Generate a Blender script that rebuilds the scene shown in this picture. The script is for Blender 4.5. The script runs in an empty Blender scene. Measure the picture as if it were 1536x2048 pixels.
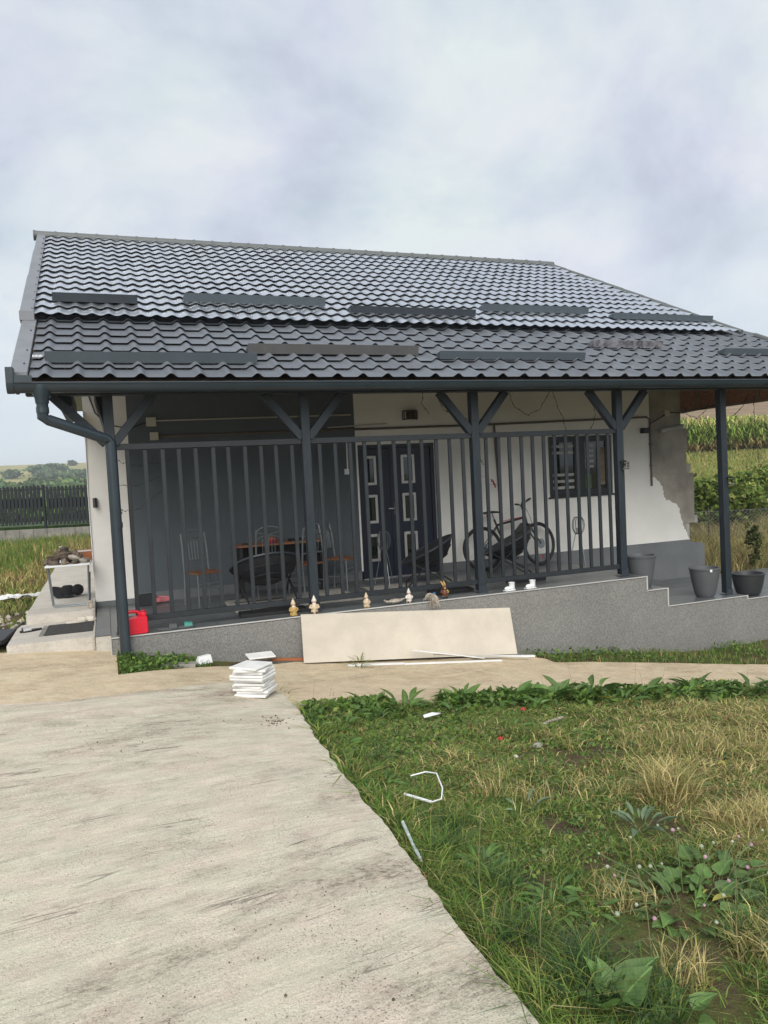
import bpy, bmesh, math, random
import numpy as np
from mathutils import Vector, Matrix, Euler
R = math.radians
rng = random.Random(7)
nrg = np.random.RandomState(11)
sc = bpy.context.scene
col = sc.collection

# ------------------------------------------------------------------ camera
YAW, PITCH, ROLL = R(20.35), R(2.9), R(-2.86)
EYE = Vector((0, 0, 1.69))
fw = Vector((math.sin(YAW)*math.cos(PITCH), math.cos(YAW)*math.cos(PITCH), -math.sin(PITCH)))
r0 = Vector((math.cos(YAW), -math.sin(YAW), 0)); u0 = r0.cross(fw)
rr = r0*math.cos(ROLL) + u0*math.sin(ROLL); uu = -r0*math.sin(ROLL) + u0*math.cos(ROLL)
cd = bpy.data.cameras.new("camera"); cam = bpy.data.objects.new("camera", cd); col.objects.link(cam)
cd.sensor_fit = 'VERTICAL'; cd.sensor_height = 32.0; cd.sensor_width = 24.0
cd.lens = 1500/2048*32.0
cd.clip_start = 0.05; cd.clip_end = 6000
m = Matrix((rr, uu, -fw)).transposed().to_4x4(); m.translation = EYE
cam.matrix_world = m
sc.camera = cam
sc.view_settings.view_transform = 'Standard'; sc.view_settings.look = 'None'
sc.view_settings.gamma = 1.0; sc.view_settings.exposure = 0.22
sc.view_settings.use_curve_mapping = False

# ------------------------------------------------------------------ world: overcast sky
SUN_EL, SUN_AZ = R(38), R(200)          # azimuth from +Y, clockwise: behind the camera, a little left
w = bpy.data.worlds.new("World"); sc.world = w; w.use_nodes = True
nt = w.node_tree; nt.nodes.clear()
def wn(t, **k):
    n = nt.nodes.new(t)
    for a, b in k.items(): setattr(n, a, b)
    return n
L = nt.links.new
out = wn('ShaderNodeOutputWorld')
sky = wn('ShaderNodeTexSky', sky_type='NISHITA', sun_disc=False)
sky.sun_elevation = SUN_EL; sky.sun_rotation = SUN_AZ
bgs = wn('ShaderNodeBackground'); bgs.inputs[1].default_value = 0.10; L(sky.outputs[0], bgs.inputs[0])
tc = wn('ShaderNodeTexCoord')
sep = wn('ShaderNodeSeparateXYZ'); L(tc.outputs['Generated'], sep.inputs[0])
zc = wn('ShaderNodeMath', operation='MAXIMUM'); L(sep.outputs[2], zc.inputs[0]); zc.inputs[1].default_value = 0.0
za = wn('ShaderNodeMath', operation='ADD'); L(zc.outputs[0], za.inputs[0]); za.inputs[1].default_value = 0.55
cmb = wn('ShaderNodeCombineXYZ')
for i in (0, 1):
    d = wn('ShaderNodeMath', operation='DIVIDE'); L(sep.outputs[i], d.inputs[0]); L(za.outputs[0], d.inputs[1]); L(d.outputs[0], cmb.inputs[i])
n1 = wn('ShaderNodeTexNoise'); n1.inputs['Scale'].default_value = 2.9; n1.inputs['Detail'].default_value = 8; n1.inputs['Roughness'].default_value = 0.56; n1.inputs['Distortion'].default_value = 0.22
L(cmb.outputs[0], n1.inputs['Vector'])
ramp = wn('ShaderNodeValToRGB'); L(n1.outputs[0], ramp.inputs[0])
e = ramp.color_ramp.elements
e[0].position = 0.34; e[0].color = (0.49, 0.54, 0.63, 1)
e[1].position = 0.585; e[1].color = (0.765, 0.795, 0.815, 1)
x = ramp.color_ramp.elements.new(0.47); x.color = (0.63, 0.68, 0.755, 1)
n2 = wn('ShaderNodeTexNoise'); n2.inputs['Scale'].default_value = 3.2; n2.inputs['Detail'].default_value = 3
L(cmb.outputs[0], n2.inputs['Vector'])
tint = wn('ShaderNodeValToRGB'); L(n2.outputs[0], tint.inputs[0])
tint.color_ramp.elements[0].position = 0.35; tint.color_ramp.elements[0].color = (1.0, 0.972, 1.025, 1)
tint.color_ramp.elements[1].position = 0.62; tint.color_ramp.elements[1].color = (0.975, 1.02, 1.0, 1)
mulc = wn('ShaderNodeMix', data_type='RGBA', blend_type='MULTIPLY'); mulc.inputs[0].default_value = 1
L(ramp.outputs[0], mulc.inputs[6]); L(tint.outputs[0], mulc.inputs[7])
# the cloud deck thins to a pale even band at the horizon
hz = wn('ShaderNodeMapRange'); L(zc.outputs[0], hz.inputs[0]); hz.inputs[1].default_value = 0.0; hz.inputs[2].default_value = 0.30
mixh = wn('ShaderNodeMix', data_type='RGBA'); L(hz.outputs[0], mixh.inputs[0]); mixh.inputs[6].default_value = (0.72, 0.80, 0.86, 1); L(mulc.outputs[2], mixh.inputs[7])
bgc = wn('ShaderNodeBackground'); bgc.inputs[1].default_value = 0.94; L(mixh.outputs[2], bgc.inputs[0])
mixs = wn('ShaderNodeMixShader'); mixs.inputs[0].default_value = 0.94; L(bgs.outputs[0], mixs.inputs[1]); L(bgc.outputs[0], mixs.inputs[2])
L(mixs.outputs[0], out.inputs[0])

sd = bpy.data.lights.new("sun", 'SUN'); so = bpy.data.objects.new("sun", sd); col.objects.link(so)
sd.energy = 3.0; sd.angle = R(50); sd.color = (1.0, 0.95, 0.86)
sdir = Vector((math.sin(SUN_AZ)*math.cos(SUN_EL), math.cos(SUN_AZ)*math.cos(SUN_EL), math.sin(SUN_EL)))
so.rotation_euler = sdir.to_track_quat('Z', 'Y').to_euler()

# ------------------------------------------------------------------ materials
MATS = {}
def mat(name, c, rough=0.6, var=0.12, scale=6.0, bump=0.0, bscale=60.0, metal=0.0, spec=0.5, c2=None, thr=(0.35, 0.65), fine=0.0, fscale=200.0, trans=0.0, stretch=None, rnd=0.0, coat=0.0, ior=1.5):
    if name in MATS: return MATS[name]
    mt = bpy.data.materials.new(name); mt.use_nodes = True; t = mt.node_tree; t.nodes.clear()
    N = t.nodes.new; K = t.links.new
    o = N('ShaderNodeOutputMaterial'); p = N('ShaderNodeBsdfPrincipled')
    p.inputs['Roughness'].default_value = rough; p.inputs['Metallic'].default_value = metal
    p.inputs['Specular IOR Level'].default_value = spec; p.inputs['IOR'].default_value = ior; p.inputs['Coat Weight'].default_value = coat
    g = N('ShaderNodeNewGeometry'); vec = g.outputs['Position']
    if stretch:
        mp = N('ShaderNodeMapping'); mp.inputs['Scale'].default_value = stretch; K(vec, mp.inputs[0]); vec = mp.outputs[0]
    n = N('ShaderNodeTexNoise'); n.inputs['Scale'].default_value = scale; n.inputs['Detail'].default_value = 5; n.inputs['Roughness'].default_value = 0.6; K(vec, n.inputs['Vector'])
    rp = N('ShaderNodeValToRGB'); K(n.outputs[0], rp.inputs[0])
    ca = c; cb = c2 if c2 else tuple(min(1, k*(1+var)) for k in c)
    if not c2: ca = tuple(k*(1-var) for k in c)
    rp.color_ramp.elements[0].position = thr[0]; rp.color_ramp.elements[0].color = (*ca, 1)
    rp.color_ramp.elements[1].position = thr[1]; rp.color_ramp.elements[1].color = (*cb, 1)
    cout = rp.outputs[0]
    if fine > 0:
        n3 = N('ShaderNodeTexNoise'); n3.inputs['Scale'].default_value = fscale; n3.inputs['Detail'].default_value = 2; K(g.outputs['Position'], n3.inputs['Vector'])
        r3 = N('ShaderNodeMapRange'); K(n3.outputs[0], r3.inputs[0]); r3.inputs[1].default_value = 0.3; r3.inputs[2].default_value = 0.7; r3.inputs[3].default_value = 1-fine; r3.inputs[4].default_value = 1+fine
        mx = N('ShaderNodeMix'); mx.data_type = 'RGBA'; mx.blend_type = 'MULTIPLY'; mx.inputs[0].default_value = 1; K(cout, mx.inputs[6]); K(r3.outputs[0], mx.inputs[7]); cout = mx.outputs[2]
    if rnd > 0:
        oi = N('ShaderNodeObjectInfo'); r4 = N('ShaderNodeMapRange'); K(oi.outputs['Random'], r4.inputs[0]); r4.inputs[3].default_value = 1-rnd; r4.inputs[4].default_value = 1+rnd
        mx = N('ShaderNodeMix'); mx.data_type = 'RGBA'; mx.blend_type = 'MULTIPLY'; mx.inputs[0].default_value = 1; K(cout, mx.inputs[6]); K(r4.outputs[0], mx.inputs[7]); cout = mx.outputs[2]
    K(cout, p.inputs['Base Color'])
    if bump > 0:
        nb = N('ShaderNodeTexNoise'); nb.inputs['Scale'].default_value = bscale; nb.inputs['Detail'].default_value = 4; K(vec, nb.inputs['Vector'])
        b = N('ShaderNodeBump'); b.inputs['Strength'].default_value = bump; b.inputs['Distance'].default_value = 0.01; K(nb.outputs[0], b.inputs['Height']); K(b.outputs[0], p.inputs['Normal'])
    sh = p.outputs[0]
    if trans > 0:
        tr = N('ShaderNodeBsdfTranslucent'); K(cout, tr.inputs[0]); ms = N('ShaderNodeMixShader'); ms.inputs[0].default_value = trans; K(sh, ms.inputs[1]); K(tr.outputs[0], ms.inputs[2]); sh = ms.outputs[0]
    K(sh, o.inputs[0]); MATS[name] = mt; return mt

def attr_mat(name, rough=0.65, trans=0.3):
    """leaf / blade colour carried per face corner (the plant's own colour)"""
    mt = bpy.data.materials.new(name); mt.use_nodes = True; t = mt.node_tree; t.nodes.clear()
    N = t.nodes.new; K = t.links.new
    o = N('ShaderNodeOutputMaterial'); p = N('ShaderNodeBsdfPrincipled'); p.inputs['Roughness'].default_value = rough; p.inputs['Specular IOR Level'].default_value = 0.3
    a = N('ShaderNodeAttribute'); a.attribute_name = 'tint'; K(a.outputs['Color'], p.inputs['Base Color'])
    tr = N('ShaderNodeBsdfTranslucent'); K(a.outputs['Color'], tr.inputs[0]); ms = N('ShaderNodeMixShader'); ms.inputs[0].default_value = trans
    K(p.outputs[0], ms.inputs[1]); K(tr.outputs[0], ms.inputs[2]); K(ms.outputs[0], o.inputs[0]); MATS[name] = mt; return mt

NAVY = (0.014, 0.022, 0.031)
M_wood = mat('anthracite_wood_paint', NAVY, 0.5, 0.22, 5, 0.35, 45, stretch=(6, 6, 1), fine=0.12, fscale=90)
M_rail = mat('anthracite_rail_paint', (0.015, 0.0195, 0.025), 0.55, 0.15, 4, 0.2, 60, rnd=0.12, fine=0.08)
M_gut = mat('gutter_metal', (0.022, 0.034, 0.044), 0.36, 0.10, 3, 0.05, 30)
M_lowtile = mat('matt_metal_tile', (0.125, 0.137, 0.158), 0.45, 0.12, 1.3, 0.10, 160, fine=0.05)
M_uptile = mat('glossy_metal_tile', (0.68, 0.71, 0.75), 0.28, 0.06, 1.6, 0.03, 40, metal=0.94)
M_flash = mat('flashing_metal', (0.17, 0.18, 0.20), 0.42, 0.10, 3, 0.06, 14)
M_ridge = mat('ridge_metal', (0.11, 0.12, 0.12), 0.5, 0.1, 3)
M_guard = mat('guard_metal', (0.062, 0.080, 0.096), 0.45, 0.06, 3)
M_guardd = mat('guard_metal_dark', (0.028, 0.036, 0.046), 0.4, 0.08, 3)
M_guardb = mat('guard_metal_brownish', (0.088, 0.087, 0.09), 0.45, 0.1, 3)
M_film = mat('guard_in_film', (0.16, 0.155, 0.18), 0.18, 0.55, 14, 0.5, 25, coat=0.5)
M_white = mat('white_render', (0.78, 0.765, 0.73), 0.85, 0.06, 1.2, 0.5, 220, fine=0.05, fscale=260)
M_grey = mat('grey_render', (0.086, 0.102, 0.116), 0.8, 0.10, 1.0, 0.4, 200, fine=0.06, fscale=240)
M_plinth = mat('plinth_mosaic', (0.15, 0.16, 0.17), 0.75, 0.1, 2, 0.5, 260, fine=0.22, fscale=300)
M_bare = mat('bare_concrete_wall', (0.30, 0.275, 0.235), 0.9, 0.28, 1.6, 0.7, 40, fine=0.08, fscale=120)
M_bare2 = mat('light_block', (0.36, 0.35, 0.32), 0.9, 0.15, 3, 0.6, 70)
M_osb = mat('soffit_osb', (0.34, 0.15, 0.065), 0.7, 0.35, 14, 0.3, 60, stretch=(1, 1, 3))
M_deck = mat('roof_boards', (0.26, 0.175, 0.115), 0.75, 0.3, 6, 0.2, 40, stretch=(1, 8, 1))
M_trim = mat('aluminium_trim', (0.46, 0.46, 0.45), 0.4, 0.06, 6)
M_silver = mat('brushed_steel', (0.55, 0.54, 0.52), 0.38, 0.06, 8, metal=0.6)
M_tube = mat('grey_metal_tube', (0.21, 0.235, 0.245), 0.35, 0.06, 8, metal=0.5)
M_door = mat('navy_door', (0.010, 0.014, 0.030), 0.35, 0.1, 4)
M_frame = mat('window_frame_dark', (0.016, 0.019, 0.022), 0.4, 0.1, 4)
M_glass = mat('dark_glass', (0.012, 0.016, 0.014), 0.03, 0.1, 2, spec=0.8)
M_interior = mat('window_interior', (0.05, 0.045, 0.04), 0.8)
M_blind = mat('blind_cloth', (0.42, 0.42, 0.40), 0.8)
M_pvc = mat('cream_pvc', (0.45, 0.43, 0.36), 0.5, 0.05)
M_pvcw = mat('white_pvc', (0.74, 0.75, 0.76), 0.4, 0.05, 5, bump=0.05)
M_pvcd = mat('weathered_tube', (0.46, 0.52, 0.50), 0.5, 0.3, 30)
M_brownpipe = mat('brown_conduit', (0.11, 0.085, 0.065), 0.55)
M_black = mat('black_plastic', (0.012, 0.012, 0.014), 0.5, 0.2, 6)
M_wicker = mat('black_wicker', (0.014, 0.015, 0.018), 0.6, 0.4, 40, 0.9, 90)
M_rubber = mat('tyre_rubber', (0.016, 0.016, 0.017), 0.7)
M_red = mat('red_plastic', (0.66, 0.012, 0.035), 0.38, 0.05, 4, 0.08, 40)
M_redacc = mat('red_accent', (0.35, 0.02, 0.04), 0.5)
M_pink = mat('pink_plastic', (0.62, 0.20, 0.22), 0.5)
M_teal = mat('teal_strap', (0.03, 0.20, 0.16), 0.55)
M_slip = mat('grey_sole', (0.07, 0.075, 0.08), 0.7)
M_cream = mat('cream_slipper', (0.58, 0.53, 0.46), 0.8)
M_seat = mat('brown_wood_seat', (0.19, 0.075, 0.032), 0.4, 0.25, 6, stretch=(1, 8, 8))
M_top = mat('orange_table_top', (0.28, 0.125, 0.06), 0.35, 0.2, 5, stretch=(1, 9, 9))
M_pot = mat('grey_planter', (0.088, 0.093, 0.102), 0.6, 0.08, 4, 0.25, 120, fine=0.06)
M_potd = mat('dark_planter', (0.030, 0.034, 0.038), 0.5, 0.1, 4, 0.2, 120)
M_board = mat('beige_board', (0.52, 0.47, 0.395), 0.75, 0.09, 2.2, 0.15, 60, fine=0.06, fscale=120)
M_foam = mat('white_tile', (0.74, 0.735, 0.72), 0.55, 0.07, 9, 0.25, 70, fine=0.05, rnd=0.06)
M_gnome = mat('cream_ceramic', (0.55, 0.44, 0.30), 0.5, 0.25, 30)
M_gnome2 = mat('white_ceramic', (0.62, 0.57, 0.51), 0.5, 0.2, 30)
M_gold = mat('gold_ceramic', (0.42, 0.28, 0.09), 0.45, 0.3, 30)
M_brown = mat('brown_ceramic', (0.13, 0.045, 0.018), 0.5, 0.4, 30)
M_skin = mat('painted_face', (0.50, 0.26, 0.18), 0.55)
M_straw = mat('grey_straw', (0.34, 0.30, 0.25), 0.8, 0.4, 40)
M_blue = mat('blue_felt', (0.03, 0.12, 0.25), 0.7)
M_rug = mat('pale_rug', (0.32, 0.31, 0.28), 0.95, 0.28, 22, 0.6, 140)
M_mat = mat('dark_doormat', (0.045, 0.043, 0.042), 0.95, 0.35, 40, 0.8, 220)
M_felt = mat('black_felt', (0.008, 0.008, 0.009), 0.9)
M_bag = mat('white_bag', (0.60, 0.61, 0.62), 0.5, 0.2, 7, 0.6, 9)
M_rock = mat('brown_rock', (0.13, 0.10, 0.075), 0.85, 0.6, 9, 0.5, 40, rnd=0.45)
M_shell = mat('pale_stone', (0.42, 0.38, 0.33), 0.8, 0.35, 9, 0.4, 40, rnd=0.25)
M_crate = mat('orange_crate', (0.30, 0.10, 0.035), 0.6)
M_fence = mat('fence_steel', (0.010, 0.014, 0.017), 0.75, 0.12, 3, rnd=0.15)
M_block = mat('concrete_block', (0.21, 0.20, 0.18), 0.9, 0.25, 4, 0.5, 40, rnd=0.12)
M_bark = mat('bark', (0.10, 0.075, 0.055), 0.9, 0.4, 20, 0.6, 40)
M_rust = mat('rusty_stick', (0.16, 0.065, 0.040), 0.85, 0.4, 20, 0.5, 60)
M_wire = mat('fence_wire', (0.26, 0.27, 0.26), 0.4, metal=0.6)
M_tile = mat('slate_floor_tile', (0.108, 0.117, 0.122), 0.30, 0.32, 3.2, 0.12, 30, stretch=(0.6, 5, 1), fine=0.06, fscale=80, rnd=0.13)
M_grout = mat('grout', (0.075, 0.078, 0.08), 0.9)
M_leaf = attr_mat('leaf_tint', 0.5, 0.25)
M_blade = attr_mat('blade_tint', 0.7, 0.25)
M_far = attr_mat('far_leaf_tint', 0.8, 0.15)

def granular(name, base):
    mt = bpy.data.materials.new(name); mt.use_nodes = True; t = mt.node_tree; p = t.nodes['Principled BSDF']; N = t.nodes.new; K = t.links.new
    g = N('ShaderNodeNewGeometry'); v = N('ShaderNodeTexVoronoi'); v.inputs['Scale'].default_value = 80; K(g.outputs['Position'], v.inputs['Vector'])
    r = N('ShaderNodeValToRGB'); K(v.outputs['Color'], r.inputs[0]); e = r.color_ramp.elements
    e[0].position = 0.12; e[0].color = (*[k*0.72 for k in base], 1); e[1].position = 0.9; e[1].color = (*[k*1.26 for k in base], 1)
    n = N('ShaderNodeTexNoise'); n.inputs['Scale'].default_value = 1.4; n.inputs['Detail'].default_value = 6; K(g.outputs['Position'], n.inputs['Vector'])
    mr = N('ShaderNodeMapRange'); K(n.outputs[0], mr.inputs[0]); mr.inputs[3].default_value = 0.74; mr.inputs[4].default_value = 1.22
    mx = N('ShaderNodeMix'); mx.data_type = 'RGBA'; mx.blend_type = 'MULTIPLY'; mx.inputs[0].default_value = 1; K(r.outputs[0], mx.inputs[6]); K(mr.outputs[0], mx.inputs[7]); K(mx.outputs[2], p.inputs['Base Color'])
    b = N('ShaderNodeBump'); b.inputs['Strength'].default_value = 0.6; b.inputs['Distance'].default_value = 0.004; K(v.outputs['Distance'], b.inputs['Height']); K(b.outputs[0], p.inputs['Normal'])
    p.inputs['Roughness'].default_value = 0.7; MATS[name] = mt; return mt
M_gran = granular('granular_plaster', (0.198, 0.196, 0.188))

def concrete(name, c_lo, c_hi, tint_a, tint_b, dirt, strokes, bstr=0.5, iso=False):
    mt = bpy.data.materials.new(name); mt.use_nodes = True; t = mt.node_tree; p = t.nodes['Principled BSDF']; N = t.nodes.new; K = t.links.new
    g = N('ShaderNodeNewGeometry')
    def noise(scale, stretch=(1, 1, 1), detail=5, rough=0.6, dist=0.0, rot=0.0, off=0.0):
        mp = N('ShaderNodeMapping'); mp.vector_type = 'TEXTURE'; mp.inputs['Location'].default_value = (off, off*.7, 0); mp.inputs['Scale'].default_value = tuple(1/k for k in stretch); mp.inputs['Rotation'].default_value = (0, 0, rot); K(g.outputs['Position'], mp.inputs[0])
        n = N('ShaderNodeTexNoise'); n.inputs['Scale'].default_value = scale; n.inputs['Detail'].default_value = detail; n.inputs['Roughness'].default_value = rough; n.inputs['Distortion'].default_value = dist; K(mp.outputs[0], n.inputs['Vector']); return n.outputs[0]
    def ramp(src, a, b, ca, cb):
        r = N('ShaderNodeValToRGB'); K(src, r.inputs[0]); e = r.color_ramp.elements; e[0].position = a; e[1].position = b; e[0].color = (*ca, 1); e[1].color = (*cb, 1); return r.outputs[0]
    def mix(mode, f, a, b):
        m_ = N('ShaderNodeMix'); m_.data_type = 'RGBA'; m_.blend_type = mode
        if isinstance(f, float): m_.inputs[0].default_value = f
        else: K(f, m_.inputs[0])
        K(a, m_.inputs[6]); K(b, m_.inputs[7]); return m_.outputs[2]
    def math_(op, a, b=0.0):
        m_ = N('ShaderNodeMath'); m_.operation = op
        for i, q in enumerate((a, b)):
            if isinstance(q, (int, float)): m_.inputs[i].default_value = q
            else: K(q, m_.inputs[i])
        return m_.outputs[0]
    AN = 0.17
    base = ramp(noise(6.0 if iso else 4.5, (1, 1, 1) if iso else (0.7, 1.5, 1), 9, 0.78, rot=AN), 0.32, 0.68, c_lo, c_hi)
    tn = ramp(noise(2.6, (1, 1.4, 1), 6, 0.7), 0.40, 0.60, tint_a, tint_b)
    c = mix('MULTIPLY', 1.0, base, tn)
    st = noise(16, (0.5, 1.6, 1) if iso else (0.22, 3.4, 1), 6, 0.75, 0.2, rot=AN)                      # faint broom strokes
    c = mix('MULTIPLY', 1.0, c, ramp(st, 0.30, 0.60, (1-strokes,)*3, (1.04,)*3))
    # gritty dirt in elongated patches
    area = ramp(noise(1.0, (0.9, 1.7, 1), 8, 0.74, 0.3, rot=0.22, off=3.7), 0.50, 0.66, (0, 0, 0), (1, 1, 1))
    grit = ramp(noise(48, (0.6, 1.2, 1), 5, 0.8, rot=AN), 0.47, 0.60, (0.05,)*3, (1, 1, 1))
    dcol = N('ShaderNodeRGB'); dcol.outputs[0].default_value = (0.13, 0.108, 0.088, 1)
    c = mix('MIX', math_('MULTIPLY', math_('MULTIPLY', area, grit), dirt), c, dcol.outputs[0])
    c = mix('MULTIPLY', 1.0, c, ramp(area, 0.0, 1.0, (1, 1, 1), (1-.16*dirt, 1-.19*dirt, 1-.22*dirt)))
    # trowel ridges: thin broken dark lines
    ln = math_('ABSOLUTE', math_('SUBTRACT', noise(2.6, (0.22, 2.4, 1), 3, 0.55, 0.25, rot=0.20, off=9.1), 0.5))
    lm = math_('MULTIPLY', ramp(ln, 0.002, 0.012, (1, 1, 1), (0, 0, 0)), ramp(noise(1.7, (0.8, 1.6, 1), 4, 0.6, off=1.3), 0.52, 0.60, (0, 0, 0), (1, 1, 1)))
    c = mix('MIX', math_('MULTIPLY', lm, min(1.0, dirt*0.85)), c, dcol.outputs[0])
    sp = ramp(noise(120, (1, 1, 1), 2, 0.5), 0.35, 0.43, (0.36,)*3, (1, 1, 1))
    c = mix('MULTIPLY', math_('MULTIPLY', ramp(noise(3.1, (1, 1, 1), 3, off=5.0), 0.4, 0.62, (0.25,)*3, (1, 1, 1)), 0.8), c, sp)
    fn = ramp(noise(170, (1, 1, 1), 3, 0.7), 0.3, 0.7, (0.78,)*3, (1.20,)*3)
    c = mix('MULTIPLY', 1.0, c, fn)
    K(c, p.inputs['Base Color']); p.inputs['Roughness'].default_value = 0.9; p.inputs['Specular IOR Level'].default_value = 0.25
    h = math_('ADD', math_('MULTIPLY', st, 0.45), math_('MULTIPLY', noise(75, (1, 1, 1), 5, 0.75), 0.8))
    h = math_('SUBTRACT', h, math_('MULTIPLY', lm, 0.5)); h = math_('SUBTRACT', h, math_('MULTIPLY', math_('MULTIPLY', area, grit), 0.35))
    b = N('ShaderNodeBump'); b.inputs['Strength'].default_value = bstr; b.inputs['Distance'].default_value = 0.012; K(h, b.inputs['Height']); K(b.outputs[0], p.inputs['Normal'])
    MATS[name] = mt; return mt
M_drive = concrete('driveway_concrete', (0.53, 0.475, 0.388), (0.75, 0.685, 0.57), (1.02, 0.975, 0.96), (0.965, 1.0, 0.955), 0.74, 0.17, 0.75)
M_path = concrete('path_concrete', (0.50, 0.41, 0.285), (0.69, 0.59, 0.43), (1.0, 0.955, 0.925), (1.0, 1.0, 0.97), 0.55, 0.08, 0.5, True)
M_strip = concrete('side_walk_concrete', (0.47, 0.44, 0.39), (0.60, 0.57, 0.52), (1, 0.98, 0.97), (1, 1, 1), 0.25, 0.1)

# ------------------------------------------------------------------ mesh helpers
class MB:
    def __init__(s): s.v = []; s.f = []; s.c = []
    def add(s, vs, fs):
        o = len(s.v); s.v += [tuple(p) for p in vs]; s.f += [tuple(i+o for i in f) for f in fs]; return s
    def box(s, x0, x1, y0, y1, z0, z1, M=None):
        vs = [Vector(p) for p in ((x0,y0,z0),(x1,y0,z0),(x1,y1,z0),(x0,y1,z0),(x0,y0,z1),(x1,y0,z1),(x1,y1,z1),(x0,y1,z1))]
        if M is not None: vs = [M @ p for p in vs]
        return s.add(vs, [(0,3,2,1),(4,5,6,7),(0,1,5,4),(1,2,6,5),(2,3,7,6),(3,0,4,7)])
    def bar(s, a, b, w, h, up=(0, 0, 1)):
        a = Vector(a); b = Vector(b); d = (b-a); l = d.length; d.normalize(); up = Vector(up)
        if abs(d.dot(up)) > 0.98: up = Vector((0, 1, 0))
        sx = d.cross(up).normalized(); uz = sx.cross(d)
        M = Matrix((sx, d, uz)).transposed().to_4x4(); M.translation = a
        return s.box(-w/2, w/2, 0, l, -h/2, h/2, M)
    def tube(s, pts, r, n=6, caps=True, closed=False):
        pts = [Vector(p) for p in pts]; rings = []; m_ = len(pts)
        rs = r if isinstance(r, (list, tuple)) else [r]*m_
        ref = None
        for i, p in enumerate(pts):
            if closed: t = pts[(i+1) % m_] - pts[i-1]
            else: t = pts[min(i+1, m_-1)] - pts[max(i-1, 0)]
            t.normalize()
            if ref is None:
                ref = Vector((0, 0, 1)) if abs(t.z) < 0.9 else Vector((1, 0, 0))
            a = ref - t*ref.dot(t)
            if a.length < 1e-4: a = Vector((1, 0, 0)) - t*t.x
            a.normalize(); b = t.cross(a); ref = a
            rings.append([p + (a*math.cos(k*2*math.pi/n) + b*math.sin(k*2*math.pi/n))*rs[i] for k in range(n)])
        vs = [q for rg in rings for q in rg]; fs = []
        for i in range(m_ if closed else m_-1):
            j = (i+1) % m_
            for k in range(n):
                k2 = (k+1) % n; fs.append((i*n+k, i*n+k2, j*n+k2, j*n+k))
        if caps and not closed:
            fs.append(tuple(reversed(range(n)))); fs.append(tuple((m_-1)*n+k for k in range(n)))
        return s.add(vs, fs)
    def lathe(s, prof, c=(0, 0, 0), n=16, sx=1, sy=1, M=None):
        vs = []; fs = []
        for (r, z) in prof:
            for k in range(n):
                a = 2*math.pi*k/n; p = Vector((r*math.cos(a)*sx, r*math.sin(a)*sy, z))
                if M is not None: p = M @ p
                vs.append(p + Vector(c))
        for i in range(len(prof)-1):
            for k in range(n):
                k2 = (k+1) % n; fs.append((i*n+k, i*n+k2, (i+1)*n+k2, (i+1)*n+k))
        if prof[0][0] > 1e-5: fs.append(tuple(reversed(range(n))))
        if prof[-1][0] > 1e-5: fs.append(tuple((len(prof)-1)*n+k for k in range(n)))
        return s.add(vs, fs)
    def ball(s, c, r, n=8, sc_=(1, 1, 1), M=None):
        m_ = max(4, n//2+1); prof = [(math.sin(math.pi*i/m_)*r, -math.cos(math.pi*i/m_)*r*sc_[2]) for i in range(m_+1)]
        prof[0] = (1e-6, prof[0][1]); prof[-1] = (1e-6, prof[-1][1])
        return s.lathe(prof, c, n, sc_[0], sc_[1], M)
    def prism(s, poly, a, b, axis='Y'):
        """poly: list of 2-D points; extruded from a to b along axis"""
        def P(p, q):
            if axis == 'Y': return (p[0], q, p[1])
            if axis == 'X': return (q, p[0], p[1])
            return (p[0], p[1], q)
        n = len(poly); vs = [P(p, a) for p in poly] + [P(p, b) for p in poly]
        fs = [tuple(range(n)), tuple(reversed(range(n, 2*n)))] + [(i, i+n, (i+1) % n+n, (i+1) % n) for i in range(n)]
        return s.add(vs, fs)
    def build(s, name, m_, parent=None, smooth=False, bev=0.0, loc=None, rot=None, angle=40):
        me = bpy.data.meshes.new(name)
        bm = bmesh.new(); bv = [bm.verts.new(p) for p in s.v]
        for f in s.f:
            try: bm.faces.new([bv[i] for i in f])
            except ValueError: pass
        bmesh.ops.remove_doubles(bm, verts=bm.verts, dist=1e-6)
        bmesh.ops.recalc_face_normals(bm, faces=bm.faces)
        if bev > 0: bmesh.ops.bevel(bm, geom=[e for e in bm.edges if len(e.link_faces) == 2 and e.calc_face_angle(0) > 0.6], offset=bev, segments=1, affect='EDGES', clamp_overlap=True)
        if smooth:
            for f in bm.faces: f.smooth = True
            for e_ in bm.edges:
                if len(e_.link_faces) == 2 and e_.calc_face_angle(0) > R(angle): e_.smooth = False
        bm.to_mesh(me); bm.free(); me.materials.append(m_)
        return link(name, me, parent, loc, rot)
def link(name, me, parent=None, loc=None, rot=None):
    o = bpy.data.objects.new(name, me); col.objects.link(o)
    if parent is not None: o.parent = parent
    if loc is not None: o.location = loc
    if rot is not None: o.rotation_euler = rot
    return o
def tag(o, label, cat, group=None, kind=None):
    if label: o['label'] = label
    if cat: o['category'] = cat
    if group: o['group'] = group
    if kind: o['kind'] = kind
    return o
def empty(name, loc, label=None, cat=None, rz=0.0, group=None):
    o = bpy.data.objects.new(name, None); o.empty_display_size = 0.1; col.objects.link(o); o.location = loc; o.rotation_euler = (0, 0, rz)
    return tag(o, label, cat, group)
def structure(o): o['kind'] = 'structure'; return o
def stuff(o): o['kind'] = 'stuff'; return o
def copy_tree(o, parent=None):
    c = o.copy(); col.objects.link(c)
    if parent is not None: c.parent = parent
    for ch in list(o.children): copy_tree(ch, c)
    return c
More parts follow.
